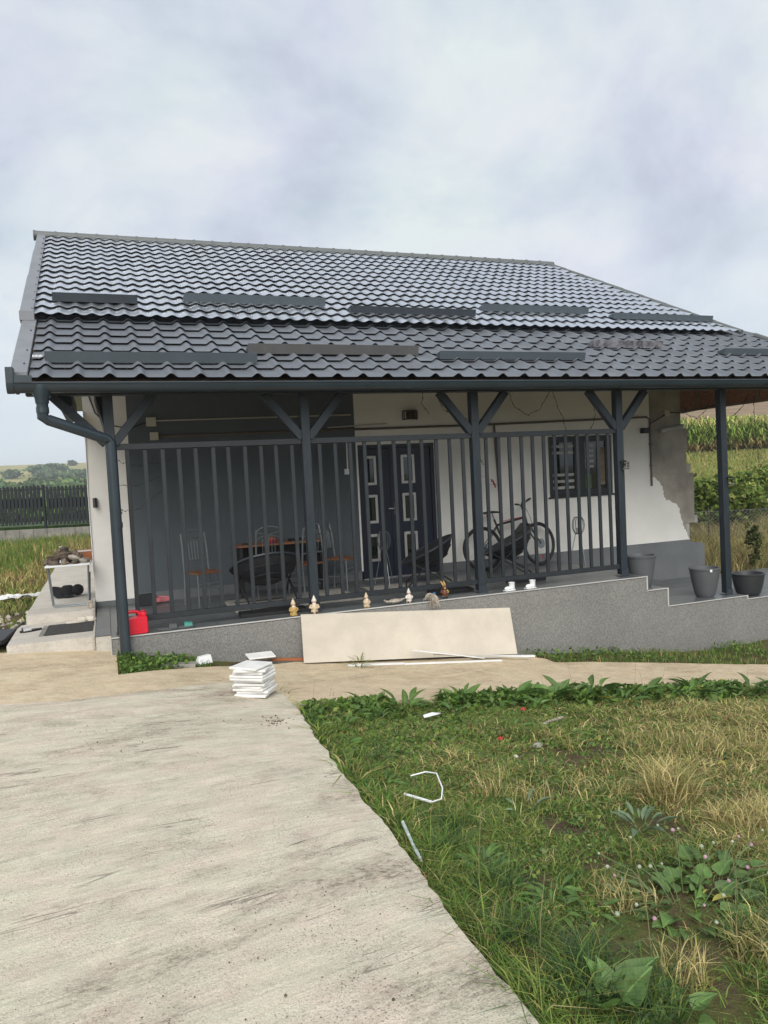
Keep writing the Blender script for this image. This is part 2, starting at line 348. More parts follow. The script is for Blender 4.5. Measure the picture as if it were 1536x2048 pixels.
def np_mesh(name, V, F, m_, tint=None, parent=None, smooth=False):
    """V (n,3), F list of equal-size faces (k,m); tint (n,3) per vertex"""
    me = bpy.data.meshes.new(name); V = np.asarray(V, np.float32); F = np.asarray(F, np.int32)
    me.vertices.add(len(V)); me.vertices.foreach_set('co', V.ravel())
    k = F.shape[1]; me.loops.add(F.size); me.loops.foreach_set('vertex_index', F.ravel())
    me.polygons.add(len(F)); me.polygons.foreach_set('loop_start', np.arange(0, F.size, k, dtype=np.int32)); me.polygons.foreach_set('loop_total', np.full(len(F), k, np.int32))
    if smooth: me.polygons.foreach_set('use_smooth', np.ones(len(F), bool))
    me.update(calc_edges=True)
    if tint is not None:
        at = me.color_attributes.new('tint', 'FLOAT_COLOR', 'POINT'); c4 = np.ones((len(V), 4), np.float32); c4[:, :3] = tint; at.data.foreach_set('color', c4.ravel())
    me.materials.append(m_)
    return link(name, me, parent)

# value noise
_G = nrg.rand(256, 256)
def vn(x, y):
    x = np.asarray(x, float); y = np.asarray(y, float); xi = np.floor(x).astype(int); yi = np.floor(y).astype(int); fx = x-xi; fy = y-yi
    fx = fx*fx*(3-2*fx); fy = fy*fy*(3-2*fy); a = _G[xi % 256, yi % 256]; b = _G[(xi+1) % 256, yi % 256]; c = _G[xi % 256, (yi+1) % 256]; d = _G[(xi+1) % 256, (yi+1) % 256]
    return (a*(1-fx)+b*fx)*(1-fy)+(c*(1-fx)+d*fx)*fy
def fbm(x, y): return 0.5*vn(x, y)+0.3*vn(x*2.1+9, y*2.1+3)+0.2*vn(x*4.3+5, y*4.3+17)

# ------------------------------------------------------------------ terrain heights (Z = 0 is the terrace floor)
def sm(t): t = np.clip(t, 0, 1); return t*t*(3-2*t)
def g(X, Y):
    X = np.asarray(X, float); h8 = sum(np.interp(X+o_, [-4,-2,-1,0.0,1.0,2.2,5.1,8.3,12,16], [-.05,-.06,-.09,-.18,-.345,-.56,-.82,-1.18,-1.45,-1.6]) for o_ in (-.8,-.53,-.27,0,.27,.53,.8))/7
    h0 = np.interp(X, [-3,1.0,2,5,10,16], [.09,.09,.05,-.25,-.75,-1.1])
    t = sm(np.asarray(Y)/8.7); return h0*(1-t)+h8*t
DX = [-50, 0, 10, 14, 18, 25, 38, 45, 60, 75, 100, 180, 260, 400, 3000]
DZ = [-1.3, -1.3, -1.3, -.85, -.66, -.2, .9, 1.95, 2.6, 3.3, 6, 16.5, 22, 25, 25]
def T(X, Y):
    X = np.asarray(X, float); Y = np.asarray(Y, float)
    near = g(X, Y) - 0.06 + 0.05*(fbm(X*0.9, Y*0.9)-0.5) + 0.03*(vn(X*4, Y*4)-0.5)
    D = X*math.sin(YAW) + Y*math.cos(YAW)
    right = np.interp(D, DX, DZ) + 0.06*(fbm(X*0.5, Y*0.5)-0.5)
    left = np.interp(Y, [0, 45, 120, 250, 400, 620, 800, 3000], [-.17, -.17, -3, -3, 6, 22.5, 24, 24]) + 0.05*(fbm(X*0.7, Y*0.7)-0.5)
    far = left + (right-left)*sm((X-1)/12)
    wt = np.maximum(sm((Y-8.6)/3.2), sm((X-8)/5)); wt = np.maximum(wt, sm((-X-2.2)/1.5)*sm((Y-6)/3))
    return near*(1-wt) + far*wt
def Tf(x, y): return float(T(x, y))

# ------------------------------------------------------------------ ground sheet
def axis_steps(a, b, fine_a, fine_b, fine, growth=1.22):
    xs = list(np.arange(fine_a, fine_b+1e-6, fine)); s = fine; x_ = xs[-1]
    while x_ < b: s *= growth; x_ += s; xs.append(x_)
    s = fine; x_ = xs[0]
    while x_ > a: s *= growth; x_ -= s; xs.insert(0, x_)
    return np.array(xs)
gx = axis_steps(-1500, 1500, -3, 9, 0.10); gy = axis_steps(-1500, 1800, 0.0, 10, 0.10, 1.12)
GX, GY = np.meshgrid(gx, gy); GZ = T(GX, GY)
nx, ny = len(gx), len(gy); idx = np.arange(nx*ny).reshape(ny, nx)
F = np.stack([idx[:-1, :-1], idx[:-1, 1:], idx[1:, 1:], idx[1:, :-1]], -1).reshape(-1, 4)
def ground_mat():
    mt = bpy.data.materials.new('meadow_ground'); mt.use_nodes = True; t = mt.node_tree; p = t.nodes['Principled BSDF']; N = t.nodes.new; K = t.links.new
    gm = N('ShaderNodeNewGeometry')
    def nz(s, d=5, st=(1, 1, 1)):
        mp = N('ShaderNodeMapping'); mp.inputs['Scale'].default_value = st; K(gm.outputs['Position'], mp.inputs[0])
        n = N('ShaderNodeTexNoise'); n.inputs['Scale'].default_value = s; n.inputs['Detail'].default_value = d; n.inputs['Roughness'].default_value = 0.65; K(mp.outputs[0], n.inputs['Vector']); return n.outputs[0]
    def rp(src, st):
        r = N('ShaderNodeValToRGB'); K(src, r.inputs[0]); e = r.color_ramp.elements
        e[0].position, e[0].color = st[0][0], (*st[0][1], 1); e[1].position, e[1].color = st[-1][0], (*st[-1][1], 1)
        for q in st[1:-1]: z = e.new(q[0]); z.color = (*q[1], 1)
        return r.outputs[0]
    near = rp(nz(3.5, 7), [(0.30, (0.050, 0.036, 0.026)), (0.44, (0.105, 0.078, 0.050)), (0.53, (0.11, 0.11, 0.04)), (0.64, (0.07, 0.105, 0.03)), (0.76, (0.20, 0.155, 0.075))])
    # far fields in soft strips running across the slope
    far = rp(nz(0.012, 2, (0.25, 1.6, 1)), [(0.32, (0.18, 0.20, 0.06)), (0.45, (0.40, 0.34, 0.13)), (0.52, (0.20, 0.24, 0.08)), (0.60, (0.42, 0.33, 0.16)), (0.7, (0.16, 0.20, 0.06))])
    brown = rp(nz(0.35, 6, (1, 1, 1)), [(0.35, (0.19, 0.13, 0.08)), (0.65, (0.28, 0.21, 0.13))])
    sp = N('ShaderNodeSeparateXYZ'); K(gm.outputs['Position'], sp.inputs[0])
    def mr(src, a, b):
        r = N('ShaderNodeMapRange'); K(src, r.inputs[0]); r.inputs[1].default_value = a; r.inputs[2].default_value = b; return r.outputs[0]
    def mx(f, a, b):
        m_ = N('ShaderNodeMix'); m_.data_type = 'RGBA'; K(f, m_.inputs[0]); K(a, m_.inputs[6]); K(b, m_.inputs[7]); return m_.outputs[2]
    fa = N('ShaderNodeMath'); fa.operation = 'MULTIPLY'; K(mr(sp.outputs[1], 45, 60), fa.inputs[0]); K(mr(sp.outputs[0], 55, 40), fa.inputs[1])
    c = mx(fa.outputs[0], near, far)
    ad = N('ShaderNodeMath'); ad.operation = 'ADD'; K(sp.outputs[0], ad.inputs[0]); K(sp.outputs[1], ad.inputs[1])
    br = N('ShaderNodeMath'); br.operation = 'MULTIPLY'; K(mr(ad.outputs[0], 92, 100), br.inputs[0]); K(mr(sp.outputs[0], 15, 25), br.inputs[1])
    c = mx(br.outputs[0], c, brown)
    K(c, p.inputs['Base Color']); p.inputs['Roughness'].default_value = 0.95; p.inputs['Specular IOR Level'].default_value = 0.1
    b = N('ShaderNodeBump'); b.inputs['Strength'].default_value = 0.9; b.inputs['Distance'].default_value = 0.03; K(nz(28, 5), b.inputs['Height']); K(b.outputs[0], p.inputs['Normal'])
    return mt
structure(np_mesh('ground', np.stack([GX, GY, GZ], -1).reshape(-1, 3), F, ground_mat(), smooth=True))

# ------------------------------------------------------------------ concrete slabs
def slab(name, m_, x_of, ys_of, nu, nv, ztop, depth=0.22, rough=0.006):
    """a slab: u across, v along; x_of(u,v), ys_of(u,v) arrays; skirt down by depth"""
    u, v = np.meshgrid(np.linspace(0, 1, nu), np.linspace(0, 1, nv)); X = x_of(u, v); Y = ys_of(u, v, X)
    Z = ztop(X, Y) + rough*(fbm(X*5, Y*9)-0.5)*2 + 0.012*(fbm(X*0.8, Y*0.8)-0.5)
    V = np.stack([X, Y, Z], -1).reshape(-1, 3); id_ = np.arange(nu*nv).reshape(nv, nu)
    F_ = np.stack([id_[:-1, :-1], id_[:-1, 1:], id_[1:, 1:], id_[1:, :-1]], -1).reshape(-1, 4).tolist()
    ring = list(id_[0, :]) + list(id_[1:, -1]) + list(id_[-1, -2::-1]) + list(id_[-2:0:-1, 0])
    o = len(V); n = len(ring); lip = V[ring].copy(); low = lip.copy(); low[:, 2] -= depth; V = np.vstack([V, lip, low])      # the sides have their own vertices: crisp arrises
    for i in range(n): j = (i+1) % n; F_.append([o+i, o+n+i, o+n+j, o+j])
    return structure(np_mesh(name, V, F_, m_, smooth=True))
EX = [-4, 1.9, 2.16, 2.53, 3.09, 3.86, 4.56, 5.37, 6.27, 7.08]; EXX = [1.08, 1.11, 1.13, 1.16, 1.21, 1.26, 1.30, 1.39, 1.46, 1.47]
def edge_x(Y): return np.interp(Y, EX, EXX) + 0.05*(fbm(np.asarray(Y)*2.3, 3)-0.5) + 0.022*(vn(np.asarray(Y)*13, 7)-0.5)
def seam_y(X): return np.interp(X, [-8, -.93, -.43, .28, 1.07, 1.3, 1.47], [6.9, 6.94, 6.9, 7.19, 7.6, 7.35, 7.08]) + 0.03*(vn(np.asarray(X)*6, 2)-0.5)
u_warp = lambda u: 1-(1-u)**1.8
def drv_x(u, v): Yt = -4 + v**0.8*11; return -8 + u_warp(u)*(edge_x(Yt)+8)
def drv_y(u, v, X): return -4 + v**0.8*(seam_y(X)+4)
slab('driveway', M_drive, drv_x, drv_y, 140, 160, lambda X, Y: g(X, Y)+0.014, 0.2, 0.005)
# path, west part (in front of the side step) and east part (in front of the terrace)
slab('path', M_path, lambda u, v: -6+u*6.014, lambda u, v, X: 6.5+v*(9.30-6.5), 60, 40, lambda X, Y: g(X, Y), 0.25, 0.004)
def pn(X): return np.interp(X, [0, 1.4, 1.52, 2.55, 3.66, 5.2, 5.6], [6.5, 6.5, 6.51, 6.7, 6.72, 6.47, 6.5]) + 0.03*(fbm(np.asarray(X)*3, 5)-0.5)
def pf(X): return np.interp(X, [0, 0.3, .75, 2.08, 3, 5.07, 5.3], [7.95, 8.12, 8.31, 8.78, 8.82, 8.71, 8.45]) + 0.02*(fbm(np.asarray(X)*4, 8)-0.5)
slab('path', M_path, lambda u, v: 0.0141+u*(5.14+0.16*v-0.0141), lambda u, v, X: pn(X)+v*(pf(X)-pn(X)), 70, 40, lambda X, Y: g(X, Y), 0.25, 0.004)
def qn(X): return np.interp(X, [4.9, 5.2, 6.12, 6.88, 9, 14], [6.5, 6.5, 6.6, 6.36, 5.9, 5.0]) + 0.04*(fbm(np.asarray(X)*3, 15)-0.5)
def qf(X): return np.interp(X, [4.9, 5.41, 6.72, 7.77, 8.36, 14], [8.5, 8.32, 8.13, 7.89, 7.72, 6.5]) + 0.03*(fbm(np.asarray(X)*4, 18)-0.5)
slab('path', M_path, lambda u, v: 4.9+u*9, lambda u, v, X: qn(X)+v*(qf(X)-qn(X)), 90, 30, lambda X, Y: g(X, Y)-0.022, 0.25, 0.006)
# side step and side walk left of the house
slab('side_step', M_strip, lambda u, v: -1.12+u*(1.12-0.206), lambda u, v, X: 9.17+v*(10.52-9.17)+0.02*u, 24, 24, lambda X, Y: -0.004+0*X, 0.3, 0.003)
slab('side_walk', M_strip, lambda u, v: -1.04+0.02*(fbm(v*30, 3)-0.5)+u*(1.04-0.216), lambda u, v, X: 10.50+v*(21-10.50), 16, 60, lambda X, Y: 0.108+0*X, 0.3, 0.003)

# ------------------------------------------------------------------ terrace
ter = empty('terrace', (0, 8.94, 0), 'grey tiled porch terrace with granular plaster front and steps down at its right end', 'terrace')
def P(mb, name, m_, parent=None, **k):
    """build in world coordinates, keep them while parented"""
    o = mb.build(name, m_, parent, **k)
    if parent is not None:
        off = parent.location
        while parent.parent is not None: parent = parent.parent; off = off + parent.location
        o.location = -off
    return o
YE = 8.94; YW = 11.40
LV = [(-0.03, 7.37, 0.0), (7.37, 7.745, -0.21), (7.745, 9.28, -0.48), (9.28, 13.2, -0.535)]   # x0, x1, floor height
top = []
for x0, x1, z in LV: top += [(x0, z-0.02), (x1, z-0.02)]
P(MB().prism([(-0.03, -2.2)] + top + [(13.2, -2.2)], YE, YE+0.18, 'Y'), 'front_wall', M_gran, ter)
mb = MB()
for x0, x1, z in LV: mb.box(x0, x1, YE+0.18, 11.39 if x1 < 8 else 11.2, -1.8, z-0.014)
P(mb, 'slab_core', M_grout, ter)
P(MB().box(-0.20, -0.032, 9.16, 11.36, -0.4, -0.014), 'slab_core', M_strip, ter)
# floor tiles
TX, TY, JG = 1.20, 0.60, 0.004
for x0, x1, z in LV:
    y = YE + 0.006; r_ = 0
    while y < (11.39 if x1 < 8 else 11.2) - 0.02:
        y2 = min(y+TY, 11.39 if x1 < 8 else 11.2); xs = x0 + (0.0 if r_ % 2 == 0 else -TX*0.5)
        while xs < x1 - 0.01:
            a, b = max(xs, x0), min(xs+TX, x1)
            if b-a > 0.02: P(MB().box(a+JG/2, b-JG/2, y+JG/2, y2-JG/2, z-0.012, z+rng.uniform(-.0006, .0006)), 'floor_tile', M_tile, ter)
            xs += TX
        y = y2; r_ += 1
for y in (9.155, 9.755, 10.355, 10.955):
    P(MB().box(-0.20, -0.034, y+JG/2, min(y+0.6, 11.36)-JG/2, -0.012, 0.0), 'floor_tile', M_tile, ter)
# riser tiles and edge trim
for (x, za, zb) in ((7.37, -0.21, 0), (7.745, -0.48, -0.21), (9.28, -0.535, -0.48)):
    P(MB().box(x+0.001, x+0.012, YE+0.01, 11.2, za+0.002, zb-0.014), 'riser_tile', M_tile, ter)
    P(MB().box(x-0.006, x+0.016, YE-0.012, YE-0.002, za-0.022, zb+0.004), 'edge_trim', M_trim, ter)
for x0, x1, z in LV:
    P(MB().box(x0-0.004, x1-0.007, YE-0.012, YE+0.002, z-0.011, z+0.003), 'edge_trim', M_trim, ter)
P(MB().box(-0.044, -0.031, YE-0.012, YE+0.01, -0.34, 0.002), 'edge_trim', M_trim, ter)

# ------------------------------------------------------------------ house
house = empty('house', (5, 11.4, 0), 'single storey house with dark tiled roof, porch posts and half grey, half white front wall', 'house')
H = house
ZT = 3.62
# front wall
P(MB().box(-0.21, 0.37, YW, YW+0.25, 0.075, ZT), 'wall', M_white, H)
P(MB().box(0.37, 3.80, YW+0.002, YW+0.25, 0.14, ZT), 'grey_wall', M_grey, H)
P(MB().box(-0.21, 0.37, YW+0.004, YW+0.25, -0.3, 0.075), 'plinth', M_plinth, H)
P(MB().box(0.37, 3.80, YW-0.012, YW+0.25, 0.0, 0.14), 'plinth', M_plinth, H)
DX0, DX1, DZ1 = 3.83, 5.17, 2.17; WX0, WX1, WZ0, WZ1 = 7.37, 8.72, 1.13, 2.20
mb = MB()
mb.box(3.80, DX0, YW, YW+0.25, 0.14, ZT).box(DX0, DX1, YW, YW+0.25, DZ1, ZT).box(DX1, WX0, YW, YW+0.25, 0.15, ZT)
mb.box(WX0, WX1, YW, YW+0.25, 0.15, WZ0).box(WX0, WX1, YW, YW+0.25, WZ1, ZT).box(WX1, 8.9, YW, YW+0.25, 0.15, ZT)
P(mb, 'wall', M_white, H)
# white render breaking off in a ragged edge over bare concrete
jag = [(9.58, ZT), (9.58, 1.37)]
key = [(9.58, 1.37), (9.66, 1.37), (9.77, 1.30), (9.84, 1.17), (9.86, 1.05), (9.90, 0.94), (10.03, 0.91), (10.15, 0.86), (10.22, 0.76), (10.25, 0.60), (10.29, 0.45), (10.36, 0.30), (10.46, 0.155)]
for a, b in zip(key, key[1:]):
    for q in range(1, 6):
        t_ = q/5; k_ = 0.018 if q < 5 else 0.008
        jag.append((a[0]+(b[0]-a[0])*t_+rng.uniform(-k_, k_), a[1]+(b[1]-a[1])*t_+rng.uniform(-k_, k_)))
P(MB().prism([(8.9, 0.15), (8.9, ZT)] + jag[:-1] + [(10.46, 0.15)], YW, YW+0.035, 'Y'), 'wall', M_white, H)
mb = MB()
for (z0, z1, xe) in ((0.12, 0.46, 10.40), (0.46, 0.80, 10.60), (0.80, 1.42, 10.60), (1.42, 1.86, 10.46), (1.86, 2.27, 10.50), (2.27, ZT, 10.34)):
    mb.box(8.9, xe+rng.uniform(-.02, .02), YW+0.036+rng.uniform(0, .006), YW+0.28, z0+0.002, z1)
P(mb, 'bare_wall', M_bare, H)
mb = MB()
for (z0, z1, x0_) in ((0.16, 0.45, 10.40), (1.43, 1.60, 10.47), (0.455, 0.60, 10.605)): mb.box(x0_, x0_+0.10, YW+0.06, YW+0.26, z0, z1)
P(mb, 'insulation_edge', M_bare2, H)
P(MB().box(DX1, 10.46, YW-0.010, YW+0.27, -0.6, 0.15), 'plinth', M_plinth, H)
P(MB().box(10.46, 10.79, YW-0.008, YW+0.27, -0.9, 0.055), 'plinth', M_plinth, H)
# other walls (with gables)
for x0, x1, nm in ((-0.21, 0.04, M_white), (10.2, 10.45, M_bare)):
    P(MB().prism([(11.66, -0.5), (19.6, -0.5), (19.6, 3.55), (15.6, 5.95), (11.66, 4.0)], x0, x1, 'X'), 'side_wall', nm, H)
P(MB().box(-0.21, 10.45, 19.6, 19.85, -0.5, 3.5), 'wall', M_white, H)
# lower roof plane and upper roof plane
SL = 0.473; ZL = 2.855; YL = 8.70
SU = (6.46-3.975)/(15.6-10.85); ZU = 3.975; YU = 10.85
def low_z(y): return ZL + SL*(y-YL)
def up_z(y): return ZU + SU*(y-YU)
aL = math.atan(SL); aU = math.atan(SU)
def upx(y): return 11.24 - (y-YU)*(0.94/4.75)
# decks
P(MB().prism([(8.74, low_z(8.74)-0.075), (11.5, low_z(11.5)-0.075), (11.5, low_z(11.5)-0.05), (8.74, low_z(8.74)-0.05)], -0.74, 11.75, 'X'), 'roof_deck', M_deck, H)
mb = MB(); z_a, z_b = up_z(11.10), up_z(15.6)
mb.add([(-0.78, 11.10, z_a-.05), (upx(11.10)-.05, 11.10, z_a-.05), (upx(15.6)-.05, 15.6, z_b-.05), (-0.78, 15.6, z_b-.05), (-0.78, 11.10, z_a-.10), (upx(11.10)-.05, 11.10, z_a-.10), (upx(15.6)-.05, 15.6, z_b-.10), (-0.78, 15.6, z_b-.10)], [(0,1,2,3),(7,6,5,4),(0,4,5,1),(1,5,6,2),(2,6,7,3),(3,7,4,0)])
P(mb, 'roof_deck', M_guardd, H)
mb = MB(); z_c = up_z(15.6)-SU*5.2
mb.add([(-0.8, 15.6, z_b), (10.4, 15.6, z_b), (11.2, 20.8, z_c), (-0.8, 20.8, z_c), (-0.8, 15.6, z_b-.06), (10.4, 15.6, z_b-.06), (11.2, 20.8, z_c-.06), (-0.8, 20.8, z_c-.06)], [(0,1,2,3),(7,6,5,4),(0,4,5,1),(1,5,6,2),(2,6,7,3),(3,7,4,0)])
P(mb, 'rear_roof', M_uptile, H)

# metal tiles. profile across: local x 0..w ; along slope: local y 0 (front) .. l ; z normal to the slope
def tile_mesh(name, w_, l_, prof, lip, lift):
    n = len(prof); V = []; Fq = []
    rows = [(0.004, lift-0.005), (0.0, lift), (0.012, lift+0.001), (l_+0.09, -0.004)]
    for (yy, zz) in rows:
        for (u_, h_) in prof: V.append((u_*w_, yy, zz+h_))
    for r_ in range(3):
        for i in range(n-1): Fq.append((r_*n+i, r_*n+i+1, (r_+1)*n+i+1, (r_+1)*n+i))
    me = bpy.data.meshes.new(name); me.from_pydata(V, [], Fq); me.update()
    for i, p_ in enumerate(me.polygons): p_.use_smooth = i >= 2*(n-1) or i >= n-1
    for e_ in me.edges:
        a_, b_ = e_.vertices
        if a_//n == b_//n == 1: e_.use_edge_sharp = True
    return me, np.array(V), Fq
def crest(u):                       # wide flat valley, round crest in the middle
    d = abs(u-0.5)/0.235
    return 0.046*(0.5+0.5*math.cos(math.pi*min(1, d)))**0.85
profL = [(u, crest(u)) for u in (0, .14, .265, .32, .38, .44, .5, .56, .62, .68, .735, .86, 1.0)]
def wave(u): return 0.030*(0.5-0.5*math.cos(2*math.pi*u))**1.4
profU = [(i/8, wave(i/8)) for i in range(9)]
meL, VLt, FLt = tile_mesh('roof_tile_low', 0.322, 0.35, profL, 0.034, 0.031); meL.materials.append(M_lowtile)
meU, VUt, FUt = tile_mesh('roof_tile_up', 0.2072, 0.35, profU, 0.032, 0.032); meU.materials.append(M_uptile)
lroof = empty('lower_roof', (0, 0, 0)); lroof.parent = H; lroof.location = Vector((0, YL, ZL)) - H.location
uroof = empty('upper_roof', (0, 0, 0)); uroof.parent = H; uroof.location = Vector((0, YU, ZU)) - H.location
bulkV, bulkF = [], []
RL = Matrix.Rotation(aL, 4, 'X'); RU = Matrix.Rotation(aU, 4, 'X')
x = -0.6665; ncol = 0
while x < 11.70:
    for r_ in range(8):
        s_ = r_*0.35
        if s_ > 2.45: continue
        o_ = Vector((x, s_*math.cos(aL), s_*math.sin(aL)))
        xm = 9.55 + 0.42*s_        # seen in frame
        if x < xm:
            o = link('roof_tile', meL, lroof, o_, (aL + rng.uniform(-.002, .002), 0, 0))
        else:
            b0 = len(bulkV); bulkV += [tuple(RL @ Vector(p) + o_) for p in VLt]; bulkF += [tuple(i+b0 for i in f) for f in FLt]
    x += 0.322
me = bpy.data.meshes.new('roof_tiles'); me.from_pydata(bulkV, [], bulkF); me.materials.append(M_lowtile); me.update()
stuff(link('roof_tiles', me, lroof))
bulkV, bulkF = [], []; single = 0
ncols = int((11.4+0.72)/0.2072)
for r_ in range(16):
    s_ = r_*0.35
    if s_*math.cos(aU) > 4.72: continue
    for c_ in range(ncols):
        x = -0.7215 + c_*0.2072; xr = upx(YU+s_*math.cos(aU))-0.04
        if x > xr-0.03: continue
        o_ = Vector((x, s_*math.cos(aU), s_*math.sin(aU)))
        if r_ == 0 and single < 58 and x+0.21 < xr:
            link('roof_tile', meU, uroof, o_, (aU + rng.uniform(-.004, .004), rng.uniform(-.003, .003), 0)); single += 1
        else:
            b0 = len(bulkV); j1, j2 = rng.uniform(-.0035, .0035), rng.uniform(-.004, .004)
            for p in VUt:
                q = RU @ (Vector(p) + Vector((0, 0, j1*p[1]/0.35 + j2*p[0]))) + o_
                q.x = min(q.x, upx(YU+q.y)-0.03); bulkV.append(tuple(q))
            bulkF += [tuple(i+b0 for i in f) for f in FUt]
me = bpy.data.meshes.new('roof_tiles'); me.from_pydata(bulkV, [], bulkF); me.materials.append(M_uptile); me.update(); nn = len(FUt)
for i, p_ in enumerate(me.polygons): p_.use_smooth = (i % nn) >= 8
for e_ in me.edges:
    a_, b_ = e_.vertices
    if (a_ % 36)//9 == 1 and (b_ % 36)//9 == 1: e_.use_edge_sharp = True
stuff(link('roof_tiles', me, uroof))
# screws on the sheets
mb = MB()
for r_ in (2, 5, 8, 11, 14):
    for c_ in range(0, ncols-2, 2):
        s_ = r_*0.35+0.10+rng.uniform(-.01, .01); x = -0.7215+(c_+rng.choice((0, 1)))*0.2072
        if x < upx(YU+s_*math.cos(aU))-0.3: mb.ball((x, YU+s_*math.cos(aU)-0.012, up_z(YU+s_*math.cos(aU))+0.020), 0.009, 6)
for r_ in (0, 1, 3, 5):
    for c_ in range(37):
        s_ = r_*0.35+(0.31 if r_ == 0 else 0.09); x = -0.6665+c_*0.322+0.03+rng.uniform(-.01, .01)
        mb.ball((x, YL+s_*math.cos(aL)-0.01, low_z(YL+s_*math.cos(aL))+0.022), 0.007, 6)
stuff(P(mb, 'roof_screws', M_guardd, H))
# verge flashings on the left gable, in lengths
def verge(y0, y1, zf, x0, x1, lift, drop, name='verge_flashing', m_=M_flash):
    mb = MB(); n0 = zf(y0)+lift; n1 = zf(y1)+lift
    mb.add([(x0, y0, n0), (x1, y0, n0), (x1, y1, n1), (x0, y1, n1), (x0, y0, n0-drop), (x1, y0, n0-0.05), (x1, y1, n1-0.05), (x0, y1, n1-drop)], [(0,1,2,3),(7,6,5,4),(0,4,5,1),(1,5,6,2),(2,6,7,3),(3,7,4,0)])
    P(mb, name, m_, H, bev=0.004)
verge(8.74, 9.27, low_z, -0.845, -0.675, 0.075, 0.16); verge(9.25, 10.83, low_z, -0.85, -0.68, 0.068, 0.16)
ye = [10.80, 12.55, 14.2, 15.56]
for i in range(3): verge(ye[i], ye[i+1]+0.02, up_z, -0.875+0.008*i, -0.715, 0.070-0.005*i, 0.16)
P(MB().box(-0.88, -0.70, 10.765, 10.798, up_z(10.8)-0.05, up_z(10.8)+0.078), 'verge_flashing', M_flash, H, bev=0.006)
P(MB().prism([(8.76, low_z(8.76)-0.17), (10.8, low_z(10.8)-0.17), (10.8, low_z(10.8)-0.02), (8.76, low_z(8.76)-0.02)], -0.80, -0.765, 'X'), 'barge_board', M_wood, H)
mb = MB()
for (y, zf, l_) in ((9.5, low_z, .072), (9.0, low_z, .079), (10.3, low_z, .072)): mb.ball((-0.72, y, zf(y)+l_), 0.012, 6)
for k in range(12): y = 10.95+k*0.38; mb.ball((-0.735, y, up_z(y)+0.068), 0.013, 6)
stuff(P(mb, 'roof_screws', M_guardd, H))
# right verge cap, following the oblique edge
for k in range(9):
    y0 = 10.80+k*0.535; y1 = y0+0.55; y1 = min(y1, 15.6)
    P(MB().tube([(upx(y0)+0.0, y0, up_z(y0)+0.035), (upx(y1), y1, up_z(y1)+0.028)], 0.045, 8), 'verge_cap', M_ridge, H, smooth=True)
for k in range(5):
    y0 = 8.74+k*0.44
    P(MB().tube([(11.72, y0, low_z(y0)+0.045), (11.72, y0+0.45, low_z(y0+0.45)+0.04)], 0.05, 8), 'verge_cap', M_ridge, H, smooth=True)
# ridge caps
k = -0.93
while k < 10.35:
    k2 = min(k+0.375, 10.48)
    P(MB().tube([(k, 15.6, 6.475), (k+0.03, 15.6, 6.475), (k+0.031, 15.6, 6.472), (k2+0.01, 15.6, 6.472)], [0.098, 0.098, 0.090, 0.090], 12), 'ridge_cap', M_ridge, H, smooth=True); k += 0.365
# snow guards
def guard(x0, x1, y, zf, ang, m_, h_=0.115):
    prof = [(0, 0.045), (0.025, 0.055+h_), (0.19, 0.045), (0.17, 0.035)]
    ca, sa = math.cos(ang), math.sin(ang); pr = [(y + p*ca - q*sa, zf(y) + p*sa + q*ca) for p, q in prof]
    P(MB().prism(pr, x0, x1, 'X'), 'snow_guard', m_, H, bev=0.003)
for (x0, x1, y, m_, h_) in ((-0.52, 1.84, 9.14, M_guard, .115), (1.81, 4.14, 9.52, M_guardb, .12), (4.38, 6.72, 9.35, M_guard, .105), (7.36, 8.70, 10.0, M_film, .11), (9.69, 11.4, 9.69, M_guard, .10)):
    guard(x0, x1, y, low_z, aL, m_, h_)
for (x0, x1, y, m_, h_) in ((-0.50, 0.62, 11.38, M_guardd, .11), (1.29, 3.46, 11.55, M_guard, .12), (3.77, 5.96, 11.25, M_guardd, .10), (6.28, 8.43, 11.58, M_guard, .11), (8.81, 11.08, 11.35, M_guard, .10)):
    guard(x0, x1, y, up_z, aU, m_, h_)
mb = MB()                           # small white wire grid by the left verge
for q in (0, 0.045): mb.bar((-0.66, 9.33+q, low_z(9.33+q)+0.05), (-0.50, 9.33+q, low_z(9.33+q)+0.05), 0.006, 0.006)
for q in range(5): mb.bar((-0.655+q*0.038, 9.32, low_z(9.32)+0.051), (-0.655+q*0.038, 9.385, low_z(9.385)+0.051), 0.006, 0.006)
P(mb, 'wire_grid', M_pvcw, H)
# gutter
GY_, GZ_, GR = 8.60, 2.805, 0.088
arc = [(GY_ + GR*math.cos(a), GZ_ + GR*1.12*math.sin(a)) for a in np.linspace(math.pi, 2*math.pi, 11)]
inn = [(GY_ + (GR-.007)*math.cos(a), GZ_ + (GR*1.12-.007)*math.sin(a)) for a in np.linspace(2*math.pi, math.pi, 11)]
P(MB().prism(arc+inn, -0.79, 12.2, 'X'), 'gutter', M_gut, H, smooth=True)
P(MB().tube([(-0.79, GY_-GR, GZ_), (12.2, GY_-GR, GZ_)], 0.010, 6), 'gutter_bead', M_gut, H, smooth=True)
capv = [(p[0]+(p[0]-GY_)*0.06, p[1]+(p[1]-GZ_)*0.06-0.0) for p in arc]
P(MB().prism([(GY_-GR*1.06, GZ_+0.16), (GY_-GR*1.06, GZ_)] + capv + [(GY_+GR*1.06, GZ_+0.17)], -0.865, -0.792, 'X'), 'gutter_end_cap', M_gut, H, bev=0.004)
P(MB().box(-0.79, -0.62, GY_-GR-0.014, GY_-GR-0.002, GZ_-0.002, GZ_+0.075), 'gutter_end_cap', M_gut, H, bev=0.004)
